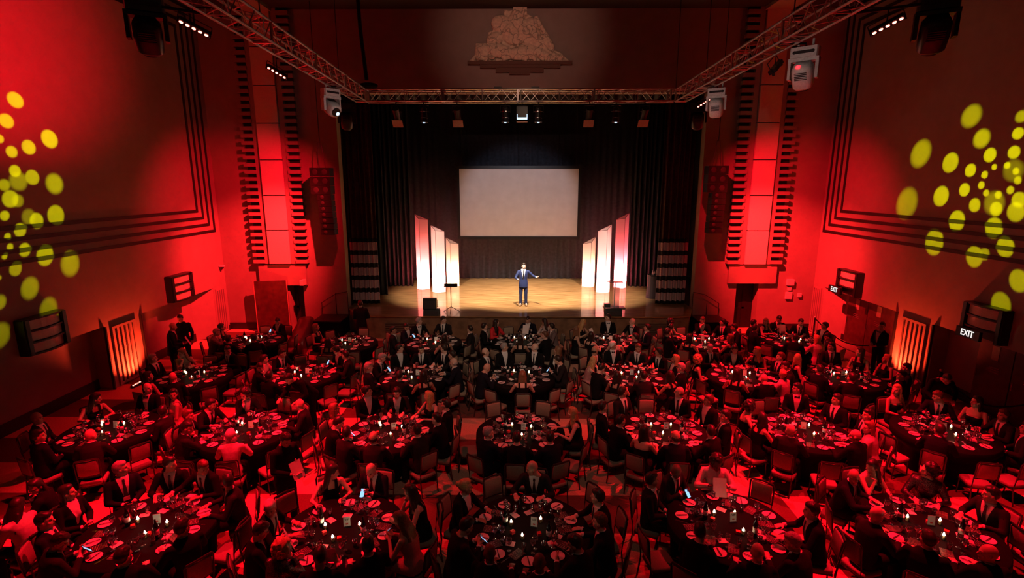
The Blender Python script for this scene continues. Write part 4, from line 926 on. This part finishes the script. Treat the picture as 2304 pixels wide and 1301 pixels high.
SEATS = '''1a s.t -174.2 1.35 U T
1a g.V -116.8 1.2 R H
1a L.D -85.3 1.2 R T
1a c -10.9 1.06
1a s.o 21.6 1.2 D P
1a c 79.4 1.06
1a c 120.0 1.2
1a s.t 151.5 1.38 L T
2a L.D -160.8 1.2 R C
2a g.t -81.3 1.2 R C
2a Ln.P -43.0 1.2 L H
2a c -11.5 1.06
2a s.t 20.0 1.28 D R
2a c 94.9 1.06
2a c 135.2 1.2
2a 0.t 167.7 1.21 U C
1b L.D -171.7 1.38 U T
1b Ln.D -74.6 1.2 R C
1b c -43.1 1.06
1b c 4.8 1.06
1b c 58.1 1.06
1b c 90.5 1.06
1b c 125.2 1.2
1b c 156.7 1.15
2b s.t -120.1 1.2 D H
2b s.S -88.6 1.2 R T
2b s.t -56.1 1.2 R R
2b c -24.6 1.06
2b c 6.9 1.09
2b s.o 38.4 1.2 L P
2b s.t 69.9 1.21 L T
2b c 101.4 1.2
2b c 132.9 1.2
2b c 164.4 1.2
2b s.t 195.9 1.38 U T
1c c -175.7 1.2
1c s.t -95.1 1.28 R C
1c s.o -63.6 1.2 D P
1c g.b -32.1 1.38 R T
1c s.t 7.0 1.37 R T
1c s.t 88.1 1.2 L C
1c c 121.3 1.1
1c L.D 152.8 1.2 U T
2c g.o -114.7 1.2 R C
2c g.t -72.1 1.2 R P
2c s.o -31.7 1.2 R C
2c s.t -0.2 1.2 D T
2c s.t 31.3 1.38 L T
2c s.t 62.8 1.2 L T
2c h.t 94.3 1.2 L T
2c c 125.8 1.2
2c L.D 157.3 1.25 U T
2c s.t 188.8 1.2 U T
1d L.D -180.0 1.32 U T
1d c -148.5 1.2
1d c -117.0 1.14
1d s.b -80.5 1.2 R C
1d L.R -49.0 1.2 R T
1d c -17.5 1.06
1d s.o 14.0 1.32 D M
1d L.S 45.5 1.38 L H
1d s.V 77.0 1.2 L T
1d r.t 133.6 1.2 L T
2d c -150.2 1.2
2d 0.t -118.7 1.2 R P
2d c -87.2 1.06
2d h.t -55.7 1.2 R C
2d g.o -22.6 1.23 U C
2d h.t 20.8 1.2 L C
2d Ln.J 52.3 1.34 L C
2d s.t 83.8 1.2 L P
2d c 115.3 1.14
2d c 146.8 1.2
2d Ln.D 178.3 1.2 U T
1e L.P -176.1 1.24 U T
1e L.D -134.6 1.2 U T
1e Ln.D -101.2 1.2 U C
1e Lb.D -50.9 1.2 R M
1e s.b 5.6 1.38 L C
1e 0.b 44.7 1.38 L T
1e s.t 84.9 1.2 L C
1e c 116.4 1.06
1e s.t 147.9 1.2 L T
2e L.D -150.5 1.38 U T
2e s.t -119.0 1.24 R P
2e Lb.P -87.5 1.2 R H
2e h.t -44.0 1.38 U T
2e W.b -12.5 1.36 R C
2e r.t 19.0 1.37 D T
2e s.t 50.5 1.31 L T
2e Lb.J 83.5 1.2 L C
2e g.t 115.0 1.25 L C
2e L.D 146.5 1.38 U T
2e s.t 178.0 1.2 U T
1f c -171.9 1.2
1f L.D -140.4 1.38 U T
1f s.t -108.9 1.38 R C
1f s.t -77.4 1.2 U R
1f C.D -45.9 1.3 R T
1f c -14.4 1.06
1f r.o 17.1 1.38 D H
1f s.t 48.6 1.38 L T
1f s.t 80.1 1.2 L T
1f Ln.D 154.9 1.2 L T
1g Lb.S -183.9 1.26 U T
1g s.t -152.4 1.26 U T
1g c -120.9 1.2
1g s.t -89.4 1.3 R C
1g s.t -57.9 1.36 R T
1g Lb.D -26.4 1.23 L R
1g s.b 5.1 1.38 D M
1g s.t 36.6 1.2 D T
1g s.o 75.4 1.2 L C
1g s.t 144.6 1.2 L H
2f U.S -210.8 1.21 U T
2f 0.t -179.3 1.38 U P
2f L.D -147.8 1.2 U T
2f c -116.3 1.2
2f Cb.D -84.8 1.2 L C
2f c -53.3 1.2
2f g.t -21.8 1.38 D T
2f L.J 9.7 1.2 D T
2f Lb.D 41.2 1.27 L T
2f r.t 73.4 1.2 L C
2f s.t 106.6 1.2 L R
2g s.t -152.5 1.38 U T
2g s.t -118.0 1.2 L C
2g Lb.D -76.8 1.2 U C
2g s.t 15.6 1.38 L C
2g L.D 47.1 1.2 L C
2g Lb.D 78.6 1.24 L C
2g s.t 110.1 1.31 L C
2g s.t 141.6 1.2 L C
3a s.t -159.6 1.2 R C
3a 0.t -107.8 1.2 R C B
3a L.D -51.4 1.2 R R
3a 0.b 0.6 1.2 R C B
3a L.P 45.0 1.2 R C B
3a s.t 91.6 1.2 U C
3a c 123.1 1.2
3a 0.t 154.6 1.29 U T
3b c -163.5 1.2
3b s.t -132.0 1.2 R H
3b r.t -100.5 1.2 R T
3b s.t -69.0 1.2 R R B
3b C.J -25.8 1.2 D H
3b c 5.7 1.15
3b c 37.2 1.06
3b 0.t 70.5 1.2 L T
3b c 102.0 1.2
3b c 133.5 1.2
3b W.S 165.0 1.2 U T
3c h.t -178.3 1.2 U T
3c s.t -146.8 1.2 U T
3c s.t -115.3 1.2 R P
3c Ln.D -83.8 1.2 R C
3c s.o -35.5 1.32 R C
3c L.J -4.0 1.2 D T
3c Lb.D 40.3 1.2 U T
3c s.t 72.0 1.2 L C
3c s.t 105.5 1.2 L T
3c s.t 137.0 1.2 U T
3d g.t -144.3 1.2 R T
3d c -93.0 1.06
3d c -27.9 1.06
3d c 24.8 1.06
3d Lb.D 89.7 1.2 L T
3d c 121.2 1.16
3d s.t 152.7 1.3 U T
3d s.t 184.2 1.2 U T
3e h.t -175.2 1.2 U T
3e L.N -143.7 1.2 U T
3e s.t -112.2 1.2 R T
3e s.t -80.7 1.27 R C
3e s.t -34.6 1.2 U C
3e c -3.1 1.06
3e h.t 31.7 1.2 L C B
3e r.o 63.2 1.26 L C
3e s.t 100.5 1.2 L C
3e s.t 143.5 1.2 U T
3f c -169.1 1.2
3f 0.t -137.6 1.2 U T
3f L.D -106.1 1.2 U T
3f C.N -74.6 1.2 U T
3f c -18.0 1.06
3f s.b 21.1 1.34 L C
3f s.t 58.3 1.2 L C
3f s.t 96.4 1.2 L C
3f Ln.S 127.9 1.2 L T
3f h.t 159.4 1.2 L T
3g c -198.0 1.2
3g c -166.5 1.2
3g s.t -135.0 1.2 U T
3g c -103.5 1.2
3g c -72.0 1.2
3g c -40.5 1.06
3g Lb.K -9.0 1.21 L C B
3g r.t 32.0 1.2 L R B
3g L.N 63.5 1.2 L C
3g r.t 95.0 1.2 L T
3g s.t 126.5 1.2 L C
4a s.t -144.4 1.2 R P B
4a s.t -112.9 1.2 R C
4a L.J -81.4 1.38 R C
4a g.t -49.9 1.38 R C B
4a s.t -18.4 1.24 R T
4a r.t 13.1 1.2 R R B
4a s.t 59.9 1.2 U T
4a c 91.4 1.18
4a s.t 122.9 1.2 U T
4a s.t 155.9 1.38 U T
4b Cb.Q -153.7 1.2 R H
4b s.t -122.2 1.2 R M
4b W.t -90.7 1.2 D R
4b c -59.2 1.12
4b L.D -27.7 1.2 R R
4b h.t 10.2 1.2 D P
4b L.D 71.6 1.2 L H
4b Ln.P 107.9 1.2 L P
4b s.t 143.3 1.21 U T
4b s.t 174.8 1.2 U M
4c 0.t -153.6 1.29 U T K
4c s.t -118.7 1.2 R P
4c U.J -66.1 1.2 R T
4c c -24.6 1.06
4c 0.t 6.9 1.2 L R B
4c c 48.8 1.2
4c s.t 80.3 1.2 L T
4c r.t 111.8 1.2 L T
4c s.t 143.3 1.2 L H
4c 0.t 174.9 1.34 U T K
4d 0.t -172.9 1.27 U T
4d s.t -135.5 1.2 U H
4d c -104.0 1.16
4d s.t -65.4 1.2 R C
4d 0.t -33.9 1.2 D P BK
4d C.S 8.6 1.2 D M K
4d c 45.5 1.06
4d s.t 103.7 1.2 L T
4d g.t 153.4 1.2 L R
4e 0.t -173.1 1.2 L T
4e s.t -138.9 1.2 U T
4e 0.t -105.0 1.2 R T
4e c -73.5 1.06
4e 0.t -42.0 1.2 L R
4e L.K -10.5 1.2 L H
4e C.Q 35.2 1.2 L T
4e s.t 78.3 1.2 L T
5a L.J 68.2 1.2 R H
5a L.S 99.7 1.33 R P
5a s.t 131.2 1.38 R T
5b L.P -97.3 1.38 L H'''
rnd = random.Random(11)

def make_chair():
    t = empty('banquet_chair')
    q = MB(); q.loft([(.355, .225, .215, .0), (.365, .235, .225, 0), (.41, .235, .225, 0), (.425, .215, .205, 0)], n=20, p=6); q.build('seat', M_chairfab, t, True)
    b = MB(); R = []
    for z, y, th, wx in ((.60, -.268, .012, .175), (.615, -.27, .024, .19), (.75, -.285, .028, .192), (.90, -.302, .026, .192), (.925, -.306, .014, .18)):
        r = []
        for j in range(16):
            a = 2 * PI * j / 16; c, s = math.cos(a), math.sin(a); r.append((wx * math.copysign(abs(c) ** .3, c), y + th * math.copysign(abs(s) ** .5, s) - .02 * (1 - (c * c)), z))
        R.append(r)
    b.rings(R); b.build('backrest', M_chairfab, t, True)
    f = MB().path([(-.215, -.27, .57), (-.222, -.31, .90), (-.20, -.325, .945), (0, -.345, .955), (.20, -.325, .945), (.222, -.31, .90), (.215, -.27, .57)], .017, 6); f.tube((-.215, -.275, .585), (.215, -.275, .585), .013, n=6); f.build('back_frame', M_chairfr, t)
    MB().box(-.22, .22, -.21, .21, .325, .358).build('seat_frame', M_chairfr, t)
    for s in (-1, 1): MB().path([(s * .212, -.29, 0), (s * .212, -.24, .35), (s * .215, -.262, .56)], .015, 6).build('leg', M_chairfr, t)
    for s in (-1, 1): MB().path([(s * .205, .20, 0), (s * .20, .185, .34)], .014, 6).build('leg', M_chairfr, t)
    for c in t.children:
        for v in c.data.vertices: v.co = Vector((v.co.x * .84, v.co.y * .88, v.co.z * .94))
    return t
CHAIR = make_chair(); first_chair = [True]
def place_chair(x, y, rz, label):
    if first_chair[0]: o = CHAIR; first_chair[0] = False
    else: o = dup(CHAIR)
    o.location = (x, y, 0); o.rotation_euler = (0, 0, rz); return tag(o, label, 'chair', 'banquet chairs around the round tables')

TT = .765
me_plate = MB().lathe([(.0005, .004), (.055, .0), (.06, .003), (.098, .014), (.10, .016), (.096, .018), (.06, .008), (.0005, .007)], 24).mesh('side_plate', M_china, True)
me_knife = MB().box(-.006, .006, -.085, .015, .0, .004).box(-.009, .009, .012, .085, .0, .003).mesh('butter_knife', M_dark2)
me_fork = MB().box(-.004, .004, -.09, .03, 0, .004).box(-.011, .011, .03, .045, 0, .003).box(-.011, -.008, .045, .095, 0, .003).box(-.002, .002, .045, .095, 0, .003).box(.008, .011, .045, .095, 0, .003).mesh('dinner_fork', M_knife)
me_wine = MB().lathe([(.034, 0), (.034, .003), (.006, .008), (.004, .012), (.004, .09), (.012, .097), (.033, .12), (.040, .155), (.036, .20), (.034, .20), (.038, .155), (.031, .122), (.0005, .10)], 14).mesh('wine_glass', M_glass, True)
me_tumb = MB().lathe([(.0005, .0), (.028, 0), (.032, .11), (.030, .11), (.026, .01), (.0005, .008)], 14).mesh('water_tumbler', M_glass, True)
me_cup = MB().lathe([(.0005, 0), (.026, 0), (.036, .08), (.034, .08), (.025, .006), (.0005, .005)], 14).mesh('cup', M_glass, True)
me_wax = MB().lathe([(.0005, .006), (.022, .006), (.024, .04), (.0005, .042)], 12).mesh('candle', mat('wax_glow', (.8, .62, .38), .6, emit=(1, .5, .15), es=1.2), True)  # wax emits to imitate the flame's gold glow in the cup
me_flame = MB().lathe([(.0005, .045), (.014, .056), (.017, .072), (.009, .10), (.0005, .118)], 10).mesh('flame', M_flame, True)
me_bot = MB().lathe([(.0005, 0), (.036, 0), (.037, .02), (.037, .19), (.030, .215), (.014, .25), (.013, .30), (.0005, .30)], 16).mesh('bottle', M_wine, True)
me_lab = MB().lathe([(.0376, .07), (.0378, .07), (.0378, .15), (.0376, .15)], 16).mesh('paper_label', M_paper, True)
me_menu = MB().box(-.075, .075, -.105, .105, 0, .006).mesh('menu_booklet', M_menu)
me_prog = MB().box(-.05, .05, -.07, .07, 0, .003).mesh('program_card', M_paper)
me_nap = MB().add([(-.07, -.05, 0), (.07, -.06, 0), (.06, .06, 0), (-.06, .05, 0), (-.06, -.04, .022), (.06, -.045, .012), (.05, .05, .028), (-.05, .04, .012)], [(0, 1, 2, 3), (4, 5, 6, 7), (0, 1, 5, 4), (1, 2, 6, 5), (2, 3, 7, 6), (3, 0, 4, 7)]).mesh('folded_napkin', M_paper)
me_favor = MB().box(-.028, .028, -.028, .028, 0, .045).box(-.03, .03, -.008, .008, .0, .048).mesh('red_gift_box', M_reditem)
me_card = MB().box(-.05, .05, -.002, .002, 0, .155, M=Matrix.Rotation(-.12, 4, 'X')).mesh('card', M_paper)
me_cstand = MB().box(-.052, .052, -.02, .03, 0, .012).mesh('stand', M_black)
VIP = text_mesh('VIP', .045, .0008); VIP.materials.append(M_dark2)
me_logo = MB().box(-.018, .018, -.006, -.0035, .035, .055, M=Matrix.Rotation(-.12, 4, 'X')).mesh('red_emblem', M_reditem)
def cloth_mesh(seed):
    n_ = 72; R = []; rn = random.Random(seed); p1, p2 = rn.uniform(0, 6), rn.uniform(0, 6)
    for r, z, amp in ((.02, TT, 0), (.5, TT, 0), (.905, TT, 0), (.92, TT - .012, .002), (.925, TT - .13, .008), (.80, TT - .26, .014), (.71, TT - .36, .02), (.70, .012, .02)):
        R.append([((r + amp * math.sin(12 * a + p1) + amp * .5 * math.sin(19 * a + p2)) * math.cos(a), (r + amp * math.sin(12 * a + p1) + amp * .5 * math.sin(19 * a + p2)) * math.sin(a), z) for a in (2 * PI * j / n_ for j in range(n_))])
    m = MB().rings(R, cap=False); m.f.append(tuple(range(n_))); m.mi.append(0); return m.mesh('tablecloth', mat('black_tablecloth', (.007, .006, .0065), .8, noise=.2, nscale=60, spec=.08), True)
CLOTHS = [cloth_mesh(i) for i in range(3)]
me_top = MB().lathe([(.0005, TT - .03), (.895, TT - .03), (.895, TT - .006), (.0005, TT - .006)], 40).mesh('tabletop', M_wood)
me_leg = MB().tube((0, 0, 0), (0, 0, TT - .03), .02).mesh('leg', M_black)
TROT = {}
def put(name, me, x, y, z, rz, label, cat, group):
    o = link(name, me, None, (x, y, z)); o.rotation_euler = (0, 0, rz); return tag(o, label, cat, group)
for k, (cx, cyy) in CEN.items():
    tn = tname(k); row = k[0]
    t = empty('round_table', (cx, cyy, 0)); link('tabletop', me_top, t)
    for sx, sy in ((-.36, -.36), (.36, -.36), (-.36, .36), (.36, .36)): link('leg', me_leg, t, (sx, sy, 0))
    tag(t, 'round banquet table under black cloth, ' + tn, 'table', 'round banquet tables')
    o = link('tablecloth', rnd.choice(CLOTHS), None, (cx, cyy, 0)); tag(o, 'black floor-length cloth over the ' + tn, 'tablecloth', 'black tablecloths')
    rr = random.Random(ord(k[1]) * 13 + int(row)); off = rr.uniform(-12, 12)
    def P(r, deg): a = math.radians(deg); return cx + r * math.sin(a), cyy + r * math.cos(a)
    near = row in '345'
    npl = 10
    for i in range(npl):
        a = off + i * 36 + rr.uniform(-3, 3); pl = '%s place clockwise from stage, %s' % (ORD[i], tn)
        x, y = P(.70 + rr.uniform(-.03, .03), a); rz = -math.radians(a)
        put('side_plate', me_plate, x, y, TT, rz, 'white side plate, ' + pl, 'plate', 'side plates on the tables')
        put('butter_knife', me_knife, x, y, TT + .0185, rz + rr.uniform(-.9, .9), 'dark knife across plate, ' + pl, 'knife', 'knives across the side plates')
        if (near and i % 5 != 4) or i % 5 in (0, 2):
            x, y = P(.58 + rr.uniform(-.04, .04), a + 17); put('menu_booklet', me_menu, x, y, TT + .001, rz + rr.uniform(-.5, .5) - .3, 'black printed menu beside the ' + pl, 'menu', 'printed menus on the tables')
        if i % 3 == 0: put('program_card', me_prog, *P(.40 + rr.uniform(-.05, .05), a + 2), TT + .001, rr.uniform(0, 3), 'pale programme card by ' + pl, 'card', 'programme cards on the tables')
        put('dinner_fork', me_fork, *P(.71, a - 12), TT + .001, rz + rr.uniform(-.2, .2), 'steel fork left of plate, ' + pl, 'fork', 'forks on the tables')
        if near or i % 2 == 0 or i == 3:
            x, y = P(.52 + rr.uniform(-.03, .03), a - 7); put('wine_glass', me_wine, x, y, TT + .001, 0, 'empty wine glass, ' + pl, 'glass', 'wine glasses on the tables')
        if near and i % 2: x, y = P(.44 + rr.uniform(-.02, .02), a - 13); put('wine_glass', me_wine, x, y, TT + .001, 0, 'inner wine glass, ' + pl, 'glass', 'wine glasses on the tables')
        if near or i % 2:
            x, y = P(.46 + rr.uniform(-.03, .03), a + 8); put('water_tumbler', me_tumb, x, y, TT + .001, 0, 'clear tumbler, ' + pl, 'glass', 'tumblers on the tables')
    for i, (r, a, w_) in enumerate(((.27, 300, 'far left'), (.25, 60, 'far right'), (.24, 180, 'near side'))):
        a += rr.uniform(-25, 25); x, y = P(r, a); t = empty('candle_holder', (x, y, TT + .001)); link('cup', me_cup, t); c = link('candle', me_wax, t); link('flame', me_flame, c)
        tag(t, 'lit candle in a glass cup, %s centre of %s' % (w_.split()[0] + ' ' + w_.split()[1], tn), 'candle', 'candles on the tables')
    x, y = P(.10, 30 + rr.uniform(-30, 30)); t = empty('table_card', (x, y, TT + .001), rr.uniform(-.3, .3)); link('stand', me_cstand, t); c = link('card', me_card, t, (0, 0, .004)); link('red_emblem', me_logo, c)
    if k in ('3e', '4c', '4b', '3c', '3d', '4d', '1d'): v = link('printed_letters', VIP, c); v.rotation_euler = (PI / 2 - .12, 0, 0); v.location = (0, .009, .11)
    tag(t, 'white upright table card at the centre of ' + tn, 'card', 'upright table cards')
    for i in range(2):
        x, y = P(.36, rr.uniform(0, 40) + 100 + 170 * i); t = empty('wine_bottle', (x, y, TT + .001)); link('glass_body', me_bot, t); link('paper_label', me_lab, t); tag(t, 'dark wine bottle, %s centre of %s' % (('right', 'left')[i], tn), 'bottle', 'wine bottles on the tables')
    for i in range(3):
        a = rr.uniform(0, 60) + 120 * i; x, y = P(.15 + .05 * i, a); put('gift_box', me_favor, x, y, TT + .001, rr.uniform(0, 3), 'small red box, %s centre of %s' % (('far', 'right', 'left')[i], tn), 'box', 'small red boxes on the tables')
    for i in range(3):
        a = off + 36 * (3 * i + 1) - 14; x, y = P(.80 if i != 1 else .45, a); put('folded_napkin', me_nap, x, y, TT + .001, rr.uniform(0, 3), 'crumpled pale napkin near the %s place, %s' % (ORD[3 * i + 1], tn), 'napkin', 'napkins on the tables')

# ------------------------------------------------------------------ people
HW = {'s': 'dark-haired man', 'r': 'brown-haired man', 'g': 'grey-haired man', '0': 'bald man', 'h': 'balding man', 'L': 'long-haired dark woman', 'Lb': 'blonde woman', 'Ln': 'brown-haired woman', 'C': 'curly-haired dark woman', 'Cb': 'curly blonde woman', 'U': 'woman with pinned-up hair'}
OW = {'t': 'in suit and tie', 'b': 'in bow tie', 'o': 'in open-collared suit', 'V': 'in grey jacket', 'S': 'in pale top', 'D': 'in black dress', 'J': 'in dark jacket', 'X': 'in all black', 'R': 'in red jacket', 'P': 'in pink dress', 'K': 'in off-shoulder dress', 'N': 'in bare-backed dress', 'Q': 'in sequined top'}
PW = {'P': 'on phone', 'M': 'reading', 'H': 'chin in hand', 'R': 'reaching out'}
def person(style, loc, rz, pose, yaw, pitch, label, badge=False, dark=False, colour=None, group=None, skin=None):
    hk, oc = style.split('.'); male = hk in ('s', 'r', 'g', '0', 'h') or (hk == 'W' and oc in 'tb'); sex = 'm' if male else 'f'
    t = empty('person', loc, rz); S = skeleton(sex, pose)
    me = body(sex, pose, yaw, pitch); b = link('body', me, t)
    sk = skin or (SKINS[3] if dark else rnd.choice((SKINS[0], SKINS[1], SKINS[1], SKINS[2], SKINS[0])))
    b.material_slots[0].link = 'OBJECT'; b.material_slots[0].material = sk
    H = headrot(S, yaw, pitch) @ S['Mh']
    kind, colr = {'s': ('short', 's'), 'r': ('short', 'r'), 'g': ('short', 'g'), '0': (None, 's'), 'h': ('fringe', rnd.choice('srg')), 'W': ('short' if male else 'bob', 'w'), 'L': ('long', 's'), 'Lb': ('long', 'b'), 'Ln': ('long', 'n'), 'C': ('curly', 's'), 'Cb': ('curly', 'b'), 'U': ('updo', 'b')}[hk]
    if kind: h = link('hair', HMESH(kind, colr), t, M=H)
    def part(name, me, m, par=t):
        o = link(name, me, par)
        if len(me.materials) == 0: me.materials.append(m)
        o.material_slots[0].link = 'OBJECT'; o.material_slots[0].material = m; return o
    if male or oc in 'JRSQV':
        G = garment(sex, pose, 'suit')
        col = colour or {'t': rnd.choice(('black', 'black', 'navy', 'char')), 'b': 'black', 'o': rnd.choice(('black', 'navy')), 'V': 'grey', 'S': 'pale', 'X': 'black', 'J': 'black', 'R': 'red', 'Q': 'sequin'}[oc]
        j = part('jacket', G['jacket'], CL[col])
        part('shirt', G['shirt'], CL['pale'] if oc == 'S' else CL['black'] if oc in 'RX' else CL['sequin'] if oc == 'Q' else M_shirt)
        if male and oc in ('t', 'V'): part('tie', G['tie'], M_tie)
        if male and oc == 'b': part('bow_tie', G['bow_tie'], M_tie)
        if badge: link('badge', G['badge'], t)
        T_ = garment(sex, pose, 'trousers'); part('trousers', T_['trousers'], CL['bluet'] if colour == 'blue' else CL['black']); part('shoes', T_['shoes'], M_tan if colour == 'blue' else M_shoe)
    else:
        G = garment(sex, pose, 'low' if oc in 'KN' else 'dress'); part('dress', G['dress'], CL['pink'] if oc == 'P' else CL['black']); part('shoes', G['shoes'], M_shoe)
        if badge: link('badge', garment(sex, pose, 'suit')['badge'], t)
    return tag(t, label, 'person', group)
HM = {}
def HMESH(kind, c):
    if (kind, c) not in HM: m = hair(kind).copy(); m.materials.clear(); m.materials.append(HAIRC[c]); HM[kind, c] = m
    return HM[kind, c]
me_phone = MB().box(-.036, .036, -.004, .004, -.072, .072).mesh('phone_case', M_black); me_scr = MB().box(-.033, .033, .0041, .0052, -.066, .066).mesh('lit_screen', M_phone)
me_sheet = MB().box(-.105, .105, -.001, .001, -.15, .15).mesh('menu_sheet', M_paper)
def held(k, M, label):
    if k == 'phone': t = empty('smartphone'); link('case', me_phone, t); link('lit_screen', me_scr, t); t.matrix_world = M; tag(t, label, 'phone')
    else: o = link('paper_sheet', me_sheet); o.matrix_world = M; tag(o, label, 'paper')
GZ = {'L': (-1, 0), 'R': (1, 0), 'U': (0, 1), 'D': (0, -1)}
tabs = {}
for ln in SEATS.strip().splitlines():
    p = ln.split(); tabs.setdefault(p[0], []).append((p[1], float(p[2]), float(p[3])) + tuple(p[4:]))
used = {}
for k, L in tabs.items():
    cx, cyy = CEN.get(k) or OFFCEN[k]; tn = tname(k)
    L.sort(key=lambda s: s[1] % 360)
    for i, s in enumerate(L):
        a = math.radians(s[1]); x, y = cx + s[2] * math.sin(a), cyy + s[2] * math.cos(a); rz = PI - a
        jit = random.Random(int(s[1] * 10)).uniform(-.08, .08)
        if s[0] == 'c': place_chair(x, y, rz + jit * 2, 'unoccupied padded chair, %s seat clockwise from stage, %s' % (ORD[i], tn)); continue
        place_chair(x, y, rz, 'occupied padded chair, %s seat clockwise from stage, %s' % (ORD[i], tn))
        g = s[3]; pose = s[4]; fl = s[5] if len(s) > 5 else ''
        yaw = 0
        if g != 'T':
            gx, gy = GZ[g]
            if g in 'LR' : gy = .35
            yaw = math.degrees((math.atan2(-gx, gy) - rz + PI) % (2 * PI) - PI); yaw = max(-72, min(72, yaw)); yaw = round(yaw / 36) * 36
        pitch = -20 if pose in 'PM' else -8 if pose in 'HR' or g in 'DT' else 5
        hk, oc = s[0].split('.'); hw = HW.get(hk) or ('white-haired man' if oc in 'tb' else 'white-haired woman')
        if oc == 'S' and hk == 's': pass
        base = hw + ' ' + OW[oc]; loc = '%s of %s' % (sector(s[1]), tn)
        lb = base + ', ' + loc
        if pose in PW and len((base + ' ' + PW[pose] + ', ' + loc).split()) <= 16: lb = base + ' ' + PW[pose] + ', ' + loc
        if lb in used: lb = '%s, %s seat clockwise from stage, %s' % (base, ORD[i], tn)
        if len(lb.split()) > 16: lb = lb.replace(' clockwise from stage', ' clockwise')
        used[lb] = 1
        person(s[0], (x, y, 0), rz, pose, yaw, -pitch, lb, 'B' in fl, 'K' in fl)
        Mw = Matrix.Translation((x, y, 0)) @ Matrix.Rotation(rz, 4, 'Z')
        loc2 = '%s of %s' % (sector(s[1]), tn)
        if pose == 'P': held('phone', Mw @ Matrix.Translation((.045, .445, .90)) @ Matrix.Rotation(math.radians(38), 4, 'X'), 'glowing phone held by person at %s' % loc2)
        if pose == 'M': held('sheet', Mw @ Matrix.Translation((.0, .47, .93)) @ Matrix.Rotation(math.radians(20), 4, 'X'), 'pale menu sheet held by person at %s' % loc2)
# standing people
person('s.t', (.30, 20.63, .9), PI, 'speak', 24, 0, 'man in blue suit speaking with open arms at centre stage', colour='blue', skin=SKINS[0])
person('0.t', (-10.3, 14.75, 0), math.radians(-62), 'hold', 0, 8, 'bald man standing with papers by the left wall grille')
held('sheet', Matrix.Translation((-9.93, 14.95, 1.16)) @ Matrix.Rotation(math.radians(-62), 4, 'Z') @ Matrix.Rotation(math.radians(25), 4, 'X'), 'pale papers held by the bald man standing at left')
person('s.X', (-10.6, 15.75, 0), math.radians(-150), 'side', -20, 12, 'dark-haired person in black standing in front of left wall recess')
person('s.b', (10.95, 15.0, 0), math.radians(100), 'fold', 20, 0, 'bearded man in bow tie standing by the doors, right wall')
person('s.X', (-5.5, 17.75, 0), math.radians(10), 'fold', 20, 0, 'person in black standing before the stage behind left tables')
person('s.X', (-3.95, 8.0, 0), math.radians(-120), 'hold', 0, 22, 'waiter in black standing in left aisle reading a paper')
held('sheet', Matrix.Translation((-3.64, 7.80, 1.16)) @ Matrix.Rotation(math.radians(-120), 4, 'Z') @ Matrix.Rotation(math.radians(25), 4, 'X'), 'pale paper held by the waiter standing in left aisle')
person('s.X', (-4.95, 11.6, 0), math.radians(150), 'bend', 0, 12, 'waiter in black bending over second table from left, third row')
held('sheet', Matrix.Translation((-5.17, 10.98, .93)) @ Matrix.Rotation(math.radians(150), 4, 'Z') @ Matrix.Rotation(math.radians(-20), 4, 'X') @ Matrix.Scale(.5, 4), 'small pale card in the hand of the bending waiter, left')
person('s.X', (10.0, 11.75, 0), math.radians(165), 'bend', 0, 12, 'waiter in black bending over rightmost table of third row')
# a lit phone lying on a table
t = empty('smartphone', (-2.72, 9.17, TT + .006)); link('case', me_phone, t); link('lit_screen', me_scr, t); t.rotation_euler = (-PI / 2, 0, .3); tag(t, 'lit phone lying on near edge of third table, third row', 'phone')
